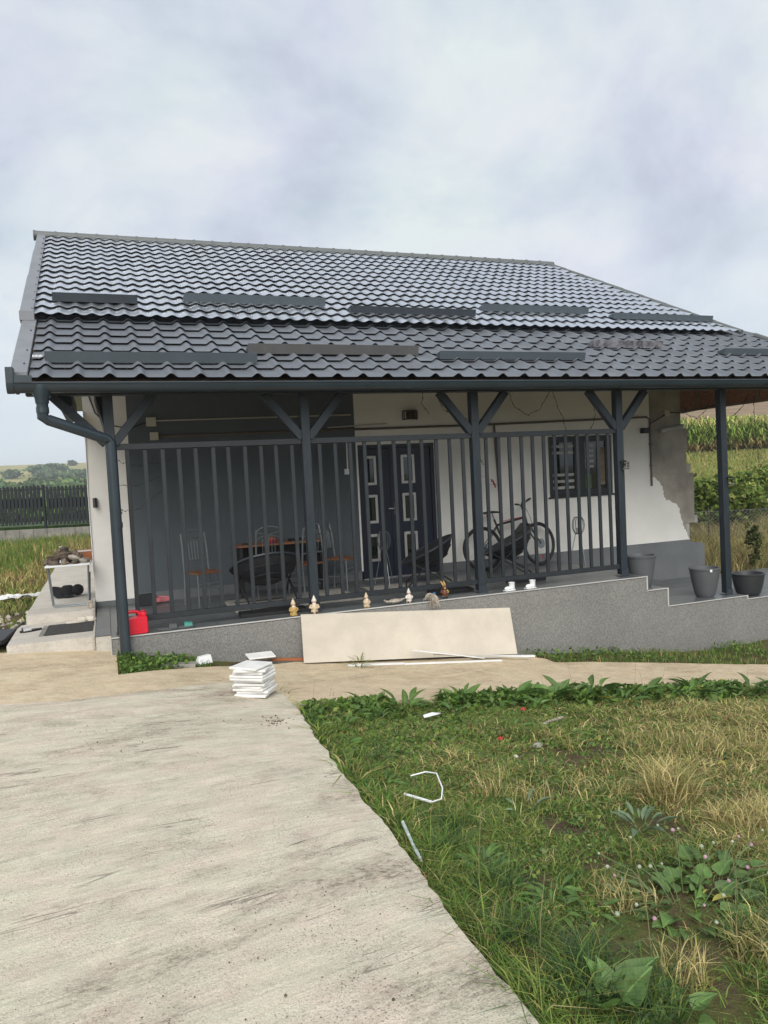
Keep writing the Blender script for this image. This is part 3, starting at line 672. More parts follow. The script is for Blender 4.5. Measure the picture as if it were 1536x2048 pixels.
for bx in (-0.02, 3.02, 4.70, 6.72, 8.25, 9.32):
    ar2 = [(GY_ + (GR+.005)*math.cos(a), GZ_ + (GR*1.12+.005)*math.sin(a)) for a in np.linspace(math.pi, 2*math.pi, 11)]
    in2 = [(GY_ + (GR-.002)*math.cos(a), GZ_ + (GR*1.12-.002)*math.sin(a)) for a in np.linspace(2*math.pi, math.pi, 11)]
    P(MB().prism(ar2+in2, bx, bx+0.035, 'X'), 'gutter_bracket', M_gut, H, smooth=True)
# downpipe: outlet, elbow, sloping run, vertical pipe
YP_ = 8.82; rp_ = 0.058
P(MB().lathe([(0.092, 2.79), (0.092, 2.70), (0.070, 2.655), (0.066, 2.60)], (-0.545, GY_, 0), 16), 'gutter_outlet', M_gut, H, smooth=True)
dp = [(-0.545, GY_, 2.62), (-0.548, GY_+.005, 2.455), (-0.50, GY_+.02, 2.43), (0.06, YP_-.02, 2.225), (0.105, YP_, 2.19), (0.107, YP_, 1.2), (0.112, YP_, -0.28), (0.15, YP_-.02, -0.36), (0.24, YP_-.05, -0.37)]
dpo = P(MB().tube(dp, rp_, 14), 'downpipe', M_gut, H, smooth=True, angle=28)
for (a, b) in (((-0.546, GY_, 2.56), (-0.546, GY_, 2.50)), ((0.108, YP_, 1.30), (0.108, YP_, 1.24)), ((0.109, YP_, 1.42), (0.109, YP_, 1.39))):
    P(MB().tube([a, b], rp_+0.005, 14), 'pipe_collar', M_gut, H, smooth=True)
# posts, braces, beams
PX = [0.10, 2.40, 4.765, 7.13, 9.11]; PB = [0, 0, 0, 0, -0.48]; YPOST = 9.17
for i, (px, pb) in enumerate(zip(PX, PB)):
    lean = -0.03 if i == 4 else 0.0
    P(MB().bar((px, YPOST, pb+0.03), (px+lean, YPOST, 2.74), 0.112, 0.112, (0, 1, 0)), 'post', M_wood, H, bev=0.006)
    P(MB().box(px-0.075, px+0.075, YPOST-0.075, YPOST+0.075, pb+0.001, pb+0.008).box(px-0.062, px+0.062, YPOST-0.066, YPOST-0.058, pb+0.008, pb+0.09), 'post_shoe', M_guardd, H)
    if i < 4:
        for s_ in (-1, 1):
            d_ = 0.50 if not (i == 0 and s_ < 0) else 0.58
            P(MB().bar((px+s_*0.045, YPOST, 2.19), (px+s_*d_, YPOST, 2.74), 0.10, 0.095, (0, 1, 0)), 'brace', M_wood, H, bev=0.005)
P(MB().box(-0.74, 11.6, YPOST-0.065, YPOST+0.065, 2.74, 2.87), 'beam', M_wood, H, bev=0.005)
P(MB().bar((0.10, YPOST+0.05, 2.30), (0.0, 9.85, 2.80), 0.09, 0.09), 'brace', M_wood, H, bev=0.004)
P(MB().box(-0.42, -0.28, YPOST+0.07, 11.38, 2.63, 2.86), 'beam', M_wood, H, bev=0.005)
for k in range(13):
    xr_ = 0.35+k*0.92
    P(MB().bar((xr_, 9.0, low_z(9.0)-0.135), (xr_, 11.39, low_z(11.39)-0.135), 0.07, 0.115), 'rafter', M_deck, H)
P(MB().prism([(8.80, 2.66), (13.6, 2.66), (13.6, 4.6), (11.39, low_z(11.39)-.09), (8.80, low_z(8.80)-.09)], 11.16, 11.19, 'X'), 'soffit_panel', M_osb, H)
P(MB().box(11.135, 11.158, 8.80, 13.6, 2.64, 2.685), 'soffit_batten', M_deck, H)
for yb in (10.35, 11.8): P(MB().box(11.14, 11.158, yb, yb+0.06, 2.687, 3.35), 'soffit_batten', M_deck, H)
# door
dr = P(MB().box(DX0, DX0+0.06, YW+0.03, YW+0.14, 0.0, DZ1).box(DX1-0.06, DX1, YW+0.03, YW+0.14, 0.0, DZ1).box(DX0+0.06, DX1-0.06, YW+0.03, YW+0.14, DZ1-0.06, DZ1)
       .box(DX0+0.062, 4.378, YW+0.055, YW+0.12, 0.012, DZ1-0.063).box(4.382, DX1-0.062, YW+0.055, YW+0.12, 0.012, DZ1-0.063), 'front_door', M_door, H, bev=0.004)
def framed(x0, x1, z0, z1, wd, y0, y1, m_, name, parent):
    mb = MB().box(x0, x0+wd, y0, y1, z0, z1).box(x1-wd, x1, y0, y1, z0, z1).box(x0+wd, x1-wd, y0, y1, z0, z0+wd).box(x0+wd, x1-wd, y0, y1, z1-wd, z1)
    return P(mb, name, m_, parent, bev=0.003)
for (x0, x1) in ((3.945, 4.145), (4.58, 4.82)):
    for (z0, z1) in ((1.52, 1.99), (0.90, 1.36), (0.28, 0.72)):
        framed(x0, x1, z0, z1, 0.042, YW+0.035, YW+0.054, M_silver, 'pane_frame', dr)
        P(MB().box(x0+0.042, x1-0.042, YW+0.046, YW+0.053, z0+0.042, z1-0.042), 'pane', M_glass, dr)
P(MB().box(4.43, 4.46, YW+0.02, YW+0.054, 1.02, 1.22).bar((4.445, YW-0.005, 1.12), (4.31, YW-0.005, 1.125), 0.02, 0.02).bar((4.445, YW+0.04, 1.12), (4.445, YW-0.01, 1.12), 0.016, 0.016), 'handle', M_silver, dr, bev=0.003)
P(MB().box(DX0, DX1, YW-0.02, YW+0.2, 0.0005, 0.011), 'threshold', M_silver, dr)
P(MB().box(DX0, DX1, YW+0.145, YW+0.25, 0.0, DZ1), 'door_backing', M_felt, dr)
# window
wi = framed(WX0+0.002, WX1-0.002, WZ0+0.002, WZ1-0.002, 0.06, YW+0.03, YW+0.11, M_frame, 'window', H)
P(MB().box(7.99, 8.11, YW+0.028, YW+0.108, WZ0+0.063, WZ1-0.063), 'mullion', M_frame, wi, bev=0.004)
for (x0, x1) in ((WX0+0.063, 7.987), (8.113, WX1-0.063)):
    framed(x0, x1, WZ0+0.064, WZ1-0.064, 0.045, YW+0.045, YW+0.10, M_frame, 'sash', wi)
    P(MB().box(x0+0.046, x1-0.046, YW+0.070, YW+0.076, WZ0+0.11, WZ1-0.11), 'pane', M_glass, wi)
P(MB().box(WX0-0.03, WX1+0.03, YW-0.035, YW+0.028, WZ0-0.025, WZ0), 'window_sill', M_frame, wi)
P(MB().box(WX0, WX1, YW+0.13, YW+0.25, WZ0, WZ1), 'window_backing', M_interior, wi)
for k in range(6):
    z = WZ0+0.13+k*0.115 + (0.28 if k > 2 else 0)
    if z < WZ1-0.12: P(MB().box(7.49, 7.93, YW+0.062, YW+0.068, z, z+0.048), 'blind_strip', M_blind, wi)
for k in range(5):
    z = 1.62+k*0.095
    P(MB().box(8.18, 8.36, YW+0.062, YW+0.068, z, z+0.042), 'blind_strip', M_blind, wi)
P(MB().box(8.42, 8.60, YW+0.062, YW+0.068, 1.30, 1.98), 'curtain', mat('tan_curtain', (0.20, 0.15, 0.10), 0.85, 0.25, 12), wi)
P(MB().box(8.17, 8.30, YW+0.060, YW+0.066, 1.25, 1.50), 'window_plant', mat('plant_behind_glass', (0.07, 0.12, 0.03), 0.7, 0.5, 18), wi)
# wall fittings: conduits, boxes, lamps
P(MB().box(0.63, 0.77, YW-0.045, YW+0.001, 2.545, 2.675), 'junction_box', M_pvc, H, bev=0.006)
P(MB().box(0.67, 0.79, YW-0.05, YW+0.001, 2.345, 2.46), 'junction_box', M_pvc, H, bev=0.006)
P(MB().tube([(0.77, YW-0.015, 2.625), (3.74, YW-0.015, 2.655)], 0.011, 6), 'conduit', M_pvc, H, smooth=True)
P(MB().tube([(3.35, YW-0.018, 2.46), (4.35, YW-0.018, 2.50)], 0.010, 6), 'conduit', M_pvc, H, smooth=True)
P(MB().tube([(0.80, YW-0.02, 2.40), (6.2, YW-0.02, 2.44), (9.5, YW-0.02, 2.50), (9.575, YW-0.02, 2.46), (9.575, YW-0.02, 1.22)], 0.019, 8), 'conduit', M_brownpipe, H, smooth=True)
P(MB().tube([(6.30, YW-0.022, 2.43), (6.36, YW-0.022, 1.02)], 0.019, 8), 'conduit', M_brownpipe, H, smooth=True)
P(MB().box(6.33, 6.40, YW-0.045, YW, 0.92, 1.03), 'junction_box', M_pvcw, H, bev=0.004)
for z in (2.0, 1.6): P(MB().box(9.55, 9.60, YW-0.05, YW, z-.012, z+.012), 'pipe_clip', M_brownpipe, H)
P(MB().tube([(3.65, YW-0.012, 2.30), (3.645, YW-0.012, 1.80)], 0.012, 6), 'conduit', M_pvcw, H, smooth=True)
P(MB().box(3.59, 3.68, YW-0.035, YW+0.001, 1.71, 1.80), 'light_switch', M_pvcw, H, bev=0.005)
mb = MB()
for q in range(9):
    a = math.pi*q/8; 
    mb.bar((4.755-0.125*math.cos(a), YW-0.13*math.sin(a)-0.004, 2.555), (4.755-0.125*math.cos(a), YW-0.13*math.sin(a)-0.004, 2.70), 0.012, 0.012)
for z in (2.56, 2.695): mb.tube([(4.755-0.125*math.cos(math.pi*q/10), YW-0.13*math.sin(math.pi*q/10)-0.004, z) for q in range(11)], 0.010, 6)
wl = P(mb, 'wall_lamp', M_black, H)
P(MB().lathe([(0.06, 2.57), (0.075, 2.63), (0.06, 2.685)], (4.755, YW-0.066, 0), 12, 1, 0.8), 'lamp_glass', mat('amber_glass', (0.10, 0.045, 0.02), 0.15), wl, smooth=True)
wl = P(MB().box(9.36, 9.47, YW-0.13, YW+0.0, 2.20, 2.30), 'wall_lamp', M_black, H, bev=0.008)
P(MB().box(9.93, 10.05, YW-0.02, YW+0.035, 2.50, 2.62), 'junction_box', M_pvc, H, bev=0.005)
P(MB().tube([(9.60, YW-0.01, 2.38), (9.93, YW-0.01, 2.53)], 0.012, 6), 'cable', M_black, H)
P(MB().tube([(10.05, YW, 2.58), (10.35, YW-0.01, 2.56), (10.75, YW-0.05, 2.62), (11.14, YW-0.1, 2.70)], 0.010, 6), 'cable', M_black, H)
P(MB().tube([(9.80, YW-0.03, 2.24), (10.30, YW-0.03, 2.305)], 0.045, 10), 'lamp_tube', M_bare2, H, smooth=True)
P(MB().tube([(10.302, YW-0.03, 2.305), (10.34, YW-0.03, 2.31)], 0.05, 10), 'lamp_tube_cap', M_pvcw, H, smooth=True)
P(MB().tube([(-0.12, YW-0.02, 3.0), (-0.05, YW-0.04, 2.75), (0.10, YW-0.05, 2.58), (0.40, YW-0.02, 2.52), (0.63, YW-0.02, 2.60)], 0.009, 6), 'cable', M_black, H)
mb = MB(); mb.tube([(-0.20, YW-0.02, 2.46), (-0.215, YW-0.015, 1.6), (-0.21, YW-0.02, 0.5)], 0.007, 5)
P(mb, 'cable', M_pvcw, H)
P(MB().tube([(-0.13, YW-0.03, 1.55), (-0.13, YW-0.06, 1.42)], 0.03, 8), 'wall_lamp', M_black, H)

# ------------------------------------------------------------------ porch railings (three sections)
def railing(x0, x1, n, label, xs=None):
    rl = empty('porch_railing', ((x0+x1)/2, YPOST, 0), label, 'railing', group='railing sections between the porch posts')
    P(MB().box(x0, x1, YPOST-0.03, YPOST+0.03, 2.115, 2.185), 'top_rail', M_rail, rl, bev=0.004)
    P(MB().box(x0, x1, YPOST-0.03, YPOST+0.03, 0.115, 0.180), 'bottom_rail', M_rail, rl, bev=0.004)
    for k in range(n):
        x = x0 + (k+0.62)*(x1-x0)/(n+0.25) + rng.uniform(-.006, .006)
        wd = 0.047
        P(MB().bar((x, YPOST, 0.182), (x+rng.uniform(-.008, .008), YPOST, 2.113), wd, 0.030, (0, 1, 0)), 'baluster', M_rail, rl, bev=0.003)
    return rl
E1 = 0.057
railing(PX[0]+E1, PX[1]-E1, 11, 'tall dark slatted railing section on the left, by the red can')
railing(PX[1]+E1, PX[2]-E1, 11, 'tall dark slatted railing section in the middle, in front of the door')
railing(PX[2]+E1, PX[3]-E1, 12, 'tall dark slatted railing section on the right, in front of the bicycle')

# ------------------------------------------------------------------ furniture on the terrace
def arc_pts(c, rx, rz, a0, a1, n, y): return [(c[0]+rx*math.cos(a), y, c[1]+rz*math.sin(a)) for a in np.linspace(a0, a1, n)]
def make_chair(loc, rz, label):
    t = empty('dining_chair', loc, label, 'chair', rz, 'metal framed dining chairs on the terrace')
    MB().box(-.20, .20, -.19, .20, .445, .468).build('seat', M_seat, t, bev=.006)
    for sx in (-1, 1):
        MB().tube([(sx*.185, .175, 0), (sx*.18, .17, .445)], .012, 6).build('leg', M_tube, t, smooth=True)
        MB().tube([(sx*.19, -.215, 0), (sx*.19, -.185, .45), (sx*.185, -.215, .80), (sx*.18, -.25, .99)], .013, 6).build('leg', M_tube, t, smooth=True)
        MB().tube([(sx*.183, .172, .20), (sx*.19, -.20, .20)], .008, 5).build('stretcher', M_tube, t)
    MB().tube([(-.18, .172, .24), (.18, .172, .24)], .008, 5).build('stretcher', M_tube, t)
    MB().tube([(-.18, .172, .31), (.18, .172, .31)], .008, 5).build('stretcher', M_tube, t)
    mb = MB()
    mb.tube(arc_pts((0, .95), .18, .085, math.pi, 0, 9, -.247), .011, 6)
    mb.tube(arc_pts((0, .83), .183, .07, math.pi, 0, 9, -.225), .009, 6)
    for s_ in (-1, 1): mb.tube([(s_*.17, -.245, .95), (s_*.02, -.24, .925), (-s_*.10, -.235, .895), (-s_*.17, -.23, .86)], .007, 5)
    mb.tube([(-.185, -.195, .62), (.185, -.195, .62)], .009, 6)
    for q in range(5): mb.tube([(-.09+q*.045, -.198, .625), (-.09+q*.045, -.222, .84+.055*(1-((q-2)/2.6)**2))], .006, 5)
    mb.build('backrest', M_tube, t, smooth=True)
    return t
make_chair((1.22, 10.62, 0), R(202), 'grey metal chair with brown seat, standing alone left of the table')
make_chair((2.12, 10.72, 0), R(4), 'grey metal chair tucked under the middle of the wooden topped table')
make_chair((2.66, 10.55, 0), R(22), 'grey metal chair at right half of the table, partly behind a post')
make_chair((3.27, 10.80, 0), R(228), 'grey metal chair with brown seat between the table and the front door')
tb = empty('dining_table', (2.40, 11.08, 0), 'wooden topped dining table with dark legs against grey wall', 'table')
MB().box(-.66, .66, -.24, .26, .725, .752).build('table_top', M_top, tb, bev=.005)
for sx in (-1, 1):
    for sy in (-.20, .22): MB().box(sx*.60-.025, sx*.60+.025, sy-.02, sy+.02, 0, .724).build('leg', M_black, tb, bev=.003)
    MB().box(sx*.60-.012, sx*.60+.012, -.178, .198, .10, .70).build('side_panel', M_black, tb)
MB().box(-.57, .57, .19, .21, .45, .70).build('apron', M_black, tb)
o = MB().lathe([(.05, 0), (.085, .03), (.09, .06), (.08, .058), (.04, .012)], n=14).build('fruit_bowl', M_redacc, smooth=True, loc=(2.28, 11.0, .7525)); tag(o, 'small orange red bowl standing on the dining table', 'bowl')
for q in range(5): MB().ball((.035*math.cos(q*1.3), .035*math.sin(q*1.3), .06), .028, 8).build('fruit', M_crate, o, smooth=True)
o = MB().box(-.11, .11, -.07, .07, 0, .03).build('black_tray', M_black, bev=.006, loc=(2.68, 11.12, .7525), rot=(0, 0, .2)); tag(o, 'flat black tray lying on right half of the dining table', 'tray')
o = MB().box(-.08, .08, -.06, .06, 0, .022).build('folded_cloth', M_mat, bev=.006, loc=(1.92, 11.0, .7525), rot=(0, 0, -.1)); tag(o, 'dark folded cloth lying on left half of the dining table', 'cloth')

def moon_chair(loc, rz, label, tilt=R(32)):
    t = empty('folding_chair', loc, label, 'chair', rz, 'black round folding chairs on the terrace'); t.scale = (1.08, 1.08, 1.05)
    Rm = Matrix.Translation((0, 0, .52)) @ Matrix.Rotation(tilt, 4, 'X').inverted()
    rim = [Rm @ Vector((.44*math.cos(a), .40*math.sin(a), 0)) for a in np.linspace(0, 2*math.pi, 25)[:-1]]
    MB().tube(rim, .017, 6, closed=True).build('rim', M_guardd, t, smooth=True)
    prof = [(r_*.43, -.24*(1-(r_)**2.6)) for r_ in (1, .95, .88, .75, .6, .45, .3, .15)] + [(1e-5, -.24)]
    MB().lathe(prof, (0, 0, 0), 24, 1, .91, Rm).build('woven_seat', M_wicker, t, smooth=True)
    for k in range(4): MB().tube([Rm @ Vector((.44*.25*(k+.2)*math.cos(a), .40*.25*(k+.2)*math.sin(a), -.246*(1-(.25*(k+.2))**2.6))) for a in np.linspace(0, 2*math.pi, 17)[:-1]], .008, 5, closed=True).build('weave_ring', M_black, t)
    for s_ in (-1, 1):
        MB().tube([Rm @ Vector((s_*.30, .29, -.01)), (s_*.33, -.30, .012)], .012, 6).build('leg', M_black, t, smooth=True)
        MB().tube([Rm @ Vector((s_*.33, -.26, -.01)), (s_*.30, .34, .012)], .012, 6).build('leg', M_black, t, smooth=True)
    MB().tube([(-.33, -.30, .012), (.33, -.30, .012)], .010, 6).build('foot_bar', M_black, t)
    MB().tube([(-.30, .34, .012), (.30, .34, .012)], .010, 6).build('foot_bar', M_black, t)
    return t
# rims are highest on the side named by rz (local +y); the bowls hang below them
moon_chair((1.98, 10.05, 0), R(186), 'black round folding chair with its back turned, below the dining table', R(-26))
moon_chair((4.42, 10.18, 0), R(-112), 'black round folding chair standing in front of the navy door', R(-27))
moon_chair((5.82, 10.25, 0), R(-118), 'black round folding chair standing in front of the bicycle', R(-27))

def rug(loc, sx, sy, rz, label):
    mb = MB(); n = 14; vs = []; fs = []
    for j in range(n+1):
        for i in range(n+1):
            x = (i/n-.5)*sx; y = (j/n-.5)*sy; vs.append((x+rng.uniform(-.008, .008), y+rng.uniform(-.008, .008), .009+.004*math.sin(x*7)*math.sin(y*9)))
    for j in range(n):
        for i in range(n): a = j*(n+1)+i; fs.append((a, a+1, a+n+2, a+n+1))
    mb.add(vs, fs); mb.add([(-sx/2, -sy/2, .001), (sx/2, -sy/2, .001), (sx/2, sy/2, .001), (-sx/2, sy/2, .001)], [(0, 1, 2, 3)])
    for k in range(n):
        pass
    o = mb.build('rug', M_rug, smooth=True, loc=loc, rot=(0, 0, rz)); return tag(o, label, 'rug')
rug((2.35, 10.15, 0.001), 1.75, 1.15, .02, 'pale woven rug under the black chair by the dining table')
rug((4.25, 10.2, 0.001), 1.5, .85, -.03, 'pale woven rug in front of the navy front door')
def tray(loc, sx, sy, rz, label):
    mb = MB().box(-sx/2, sx/2, -sy/2, sy/2, .001, .008)
    for s_ in (-1, 1):
        mb.box(-sx/2, sx/2, s_*(sy/2)-.01, s_*(sy/2)+.01, .0085, .045); mb.box(s_*sx/2-.01, s_*sx/2+.01, -sy/2+.011, sy/2-.011, .0085, .045)
    o = mb.build('boot_tray', M_black, loc=loc, rot=(0, 0, rz)); return tag(o, label, 'tray')
tray((1.90, 9.36, 0.001), .82, .24, -.05, 'long black boot tray left of the first garden gnomes')
tray((4.42, 9.42, 0.001), .62, .20, -.02, 'long black boot tray behind the rabbit figurine')
tray((5.75, 9.62, 0.001), .60, .15, .05, 'narrow black tray lying behind the white boots')

# wire lanterns
def wire_lantern(loc, label):
    t = empty('wire_lantern', loc, label, 'lantern', 0, 'wire lanterns on tripod legs')
    for k in range(14):
        a = 2*math.pi*k/14; c_, s_ = math.cos(a), math.sin(a)
        MB().tube([(c_*r_, s_*r_, z) for r_, z in ((.055, .52), (.09, .58), (.105, .66), (.095, .74), (.06, .80))], .0045, 4).build('wire_rib', M_guard, t)
    for r_, z in ((.055, .52), (.06, .80)): MB().tube([(r_*math.cos(a), r_*math.sin(a), z) for a in np.linspace(0, 2*math.pi, 15)[:-1]], .006, 5, closed=True).build('ring', M_guard, t)
    MB().lathe([(.035, .53), (.035, .62), (.03, .62)], n=10).build('candle', M_cream, t)
    for k in range(3):
        a = 2*math.pi*k/3+.5; MB().tube([(.05*math.cos(a), .05*math.sin(a), .52), (.17*math.cos(a), .17*math.sin(a), .0)], .006, 5).build('leg', M_tube, t)
wire_lantern((3.95, 10.72, 0.012), 'wire lantern on thin legs in front of the door')
wire_lantern((7.45, 10.70, 0), 'wire lantern on thin legs under the dark window')

# bicycle leaning on the wall
bk = empty('bicycle', (5.82, 11.02, 0.0), 'black electric mountain bike leaning on the white wall', 'bicycle', R(2)); bk.rotation_euler = (R(-7), 0, R(2))
S_ = 1.055
def bp(x, z, y=0.0): return (x*S_, y, z*S_)
WR = .35
for cx, turn in ((0.0, 0.0), (1.05, R(12))):
    Mw = Matrix.Translation(bp(cx, WR)) @ Matrix.Rotation(turn, 4, 'Z')
    wh = MB().tube([Mw @ Vector((WR*S_*.945*math.cos(a), 0, WR*S_*.945*math.sin(a))) for a in np.linspace(0, 2*math.pi, 41)[:-1]], .026, 8, closed=True).build('wheel', M_rubber, bk, smooth=True)
    MB().tube([Mw @ Vector((WR*S_*.87*math.cos(a), 0, WR*S_*.87*math.sin(a))) for a in np.linspace(0, 2*math.pi, 41)[:-1]], .010, 6, closed=True).build('rim', M_black, wh, smooth=True)
    mb = MB()
    for k in range(28):
        a = 2*math.pi*k/28; mb.tube([Mw @ Vector((.02*math.cos(a+1), .02*(-1)**k, .02*math.sin(a+1))), Mw @ Vector((WR*S_*.86*math.cos(a), 0, WR*S_*.86*math.sin(a)))], .0016, 3, caps=False)
    stuff(mb.build('spokes', M_silver, wh))
    MB().tube([Mw @ Vector((0, -.045, 0)), Mw @ Vector((0, .045, 0))], .022, 8).build('hub', M_black, wh, smooth=True)
    MB().lathe([(.085, -.002), (.085, .002)], n=20, M=Mw @ Matrix.Translation((0, -.05, 0)) @ Matrix.Rotation(R(90), 4, 'X')).build('brake_disc', M_tube, wh)
    if cx == 0: MB().box(-.02, .02, -.004, .004, -.035, .035, Mw @ Matrix.Translation((-.05, -.01, -.14))).build('reflector', M_gold, wh)
    else: MB().box(-.018, .018, -.004, .004, -.03, .03, Mw @ Matrix.Translation((.05, -.01, -.23))).build('reflector', M_redacc, wh)
mb = MB()
mb.tube([bp(.42, .31), bp(.26, .80)], .018, 8).tube([bp(.285, .70), bp(.84, .80)], .020, 8).tube([bp(.42, .31), bp(.85, .72)], .024, 8).tube([bp(.86, .66), bp(.825, .86)], .023, 8)
for s_ in (-1, 1): mb.tube([bp(.42, .31, s_*.03), bp(0, WR, s_*.06)], .010, 6).tube([bp(.29, .68, s_*.02), bp(0, WR, s_*.06)], .009, 6)
mb.build('frame', M_black, bk, smooth=True)
MB().bar(bp(.50, .42), bp(.78, .69), .06, .075).build('battery', M_frame, bk, bev=.008)
MB().bar(bp(.36, .755, -.022), bp(.78, .805, -.022), .004, .012).build('frame_stripe', M_redacc, bk)
MB().bar(bp(.58, .44, -.034), bp(.82, .67, -.034), .004, .010).build('frame_stripe', M_redacc, bk)
mb = MB()
for s_ in (-1, 1): mb.tube([bp(.862, .66, s_*.055), bp(1.05, WR, s_*.055)], .014, 8)
mb.bar(bp(.86, .665, -.075), bp(.86, .665, .075), .04, .05).build('fork', M_black, bk, smooth=True)
MB().tube([bp(.26, .80), bp(.235, .90)], .014, 6).build('seat_post', M_tube, bk)
MB().add([bp(.10, .93, -.075), bp(.10, .93, .075), bp(.22, .935, .05), bp(.22, .935, -.05), bp(.40, .915, .012), bp(.40, .915, -.012), bp(.11, .89, -.06), bp(.11, .89, .06), bp(.24, .90, .03), bp(.24, .90, -.03), bp(.39, .895, .01), bp(.39, .895, -.01)],
         [(0,1,2,3),(3,2,4,5),(6,9,8,7),(9,11,10,8),(0,6,7,1),(1,7,8,2),(2,8,10,4),(4,10,11,5),(5,11,9,3),(3,9,6,0)]).build('saddle', M_black, bk, bev=.006)
MB().box(-.02, .02, -.015, .015, -.02, .02, Matrix.Translation(bp(.15, .86))).build('tail_light', M_redacc, bk)
mb = MB().tube([bp(.825, .86), bp(.79, .97)], .016, 6)
mb.tube([bp(.55, 1.00, -.24), bp(.68, .995, -.12), bp(.78, .975, -.02), bp(.88, 1.03, .06), bp(1.06, 1.10, .16)], .012, 6)
mb.build('handlebar', M_black, bk, smooth=True)
MB().tube([bp(.53, 1.0, -.25), bp(.64, .997, -.16)], .017, 8).build('grip', M_rubber, bk)
MB().tube([bp(.99, 1.075, .125), bp(1.08, 1.105, .17)], .017, 8).build('grip', M_rubber, bk)
MB().bar(bp(.80, 1.0, -.02), bp(.84, 1.05, .0), .06, .02).build('display', M_black, bk)
MB().tube([bp(.79, .97, -.02), bp(.84, .93, -.05), bp(.90, .80, -.05), bp(.93, .66, -.04)], .004, 4).build('brake_cable', M_black, bk)
MB().lathe([(.10, -.006), (.10, .006)], n=20, M=Matrix.Translation(bp(.42, .31, -.05)) @ Matrix.Rotation(R(90), 4, 'X')).build('chain_ring', M_tube, bk)
MB().bar(bp(.42, .31, -.062), bp(.50, .16, -.062), .012, .022).box(bp(.46, .14, -.1)[0], bp(.55, .16, 0)[0], -.15, -.07, .14*S_, .165*S_).build('crank', M_black, bk)

# red can, slippers, gnomes and ornaments along the terrace edge
jc = empty('jerry_can', (.235, 9.02, 0.001), 'bright red plastic jerry can beside the downpipe', 'jerry can', R(6))
MB().prism([(-.125, 0), (.125, 0), (.135, .02), (.133, .19), (.115, .212), (.03, .20), (-.05, .185), (-.10, .178), (-.13, .15), (-.138, .02)], -.075, .075, 'Y').build('body', M_red, jc, bev=.018, smooth=True)
MB().tube([(-.112, 0, .14), (-.118, 0, .205), (-.095, 0, .245), (-.04, 0, .262), (.03, 0, .252), (.055, 0, .225), (.06, 0, .19)], [.024, .021, .020, .020, .020, .021, .024], 8).build('handle', M_red, jc, smooth=True)
MB().box(.060, .128, -.04, .04, .20, .246).build('neck', M_red, jc, bev=.012, smooth=True)
MB().lathe([(.028, .246), (.030, .262), (.026, .268)], (.095, 0, 0), 12).build('cap', M_redacc, jc)
MB().box(-.085, .085, -.079, -.074, .04, .14).build('embossed_panel', M_red, jc, bev=.004)
def slipper(loc, rz, label, sole, strap, l_=.26, grp=None):
    t = empty('slipper', loc, label, 'slipper', rz, grp)
    poly = [(l_*(.5-.5*math.cos(a)) - l_/2, .045*math.sin(a)*(1.05-.25*math.cos(a*1.0))) for a in np.linspace(0, 2*math.pi, 15)[:-1]]
    MB().prism(poly, 0, .024, 'Z').build('sole', sole, t, bev=.004)
    vs = []; fs = []
    for i, xx in enumerate((.005, .05, .095)):
        for k in range(8): a = math.pi*k/7; vs.append((xx, .047*math.cos(a), .02+(.055-.006*i)*math.sin(a)))
    for i in range(2):
        for k in range(7): fs.append((i*8+k, i*8+k+1, (i+1)*8+k+1, (i+1)*8+k))
    MB().add(vs, fs).build('strap', strap, t, smooth=True)
    return t
slipper((.60, 9.05, .001), R(3), 'grey slipper with teal strap on terrace edge, left one', M_slip, M_slip)
slipper((.78, 9.06, .001), R(-4), 'grey slipper with teal strap on terrace edge, right one', M_slip, M_teal)
o = slipper((-.94, 9.98, -.002), R(200), 'dark sandal lying left of the doormat', M_black, M_silver)
o = slipper((-.43, 10.20, .010), R(10), 'cream slipper upper one on the back edge of the doormat', M_cream, M_cream)
o = slipper((-.33, 10.27, .0), R(4), 'cream slipper squeezed between doormat and side walk', M_cream, M_cream)
rk = empty('shoe_rack', (.46, 11.10, 0), 'small dark box near wall behind the jerry can', 'box'); MB().box(-.10, .12, -.08, .08, 0.001, .16).build('box_body', M_frame, rk, bev=.006)
slipper((.68, 11.12, .16-.10), R(90), 'pink slipper standing right of the small dark box', M_pink, M_pink).rotation_euler = (R(75), 0, R(170))
slipper((.53, 11.06, .16-.10), R(90), 'pink slipper standing in front of the small dark box', M_pink, M_pink).rotation_euler = (R(75), 0, R(170))

def gnome(loc, h, rz, label, body, hat, kind=0):
    t = empty('garden_gnome', loc, label, 'garden gnome', rz, 'ceramic figures on the terrace edge'); k = h/.20
    def L_(pr): return [(r_*k, z*k) for r_, z in pr]
    MB().lathe(L_([(.038, 0), (.042, .01), (.042, .03), (.038, .045), (.044, .07), (.036, .098), (.022, .108)]), n=12).build('body', body, t, smooth=True)
    MB().ball((0, -.002*k, .122*k), .025*k, 10).build('head', M_skin, t, smooth=True)
    MB().lathe(L_([(.030, .133), (.031, .139), (.022, .158), (.012, .182), (1e-4, .203)]), n=10).build('hat', hat, t, smooth=True)
    MB().ball((0, -.022*k, .100*k), .021*k, 8, (1, .6, 1.35)).build('beard', M_gnome2, t, smooth=True)
    MB().ball((0, -.028*k, .122*k), .007*k, 6).build('nose', M_skin, t, smooth=True)
    for s_ in (-1, 1):
        MB().tube([(s_*.036*k, 0, .092*k), (s_*.050*k, -.012*k, .066*k), (s_*.022*k, -.040*k, .058*k)], [.012*k, .012*k, .010*k], 6).build('arm', body, t, smooth=True)
        MB().ball((s_*.022*k, -.026*k, .010*k), .016*k, 8, (1, 1.5, .7)).build('boot', M_gold if kind == 0 else M_brown, t, smooth=True)
    return t
gnome((2.09, 9.02, .001), .215, R(10), 'cream ceramic garden gnome, leftmost on the terrace edge', M_gold, M_gnome)
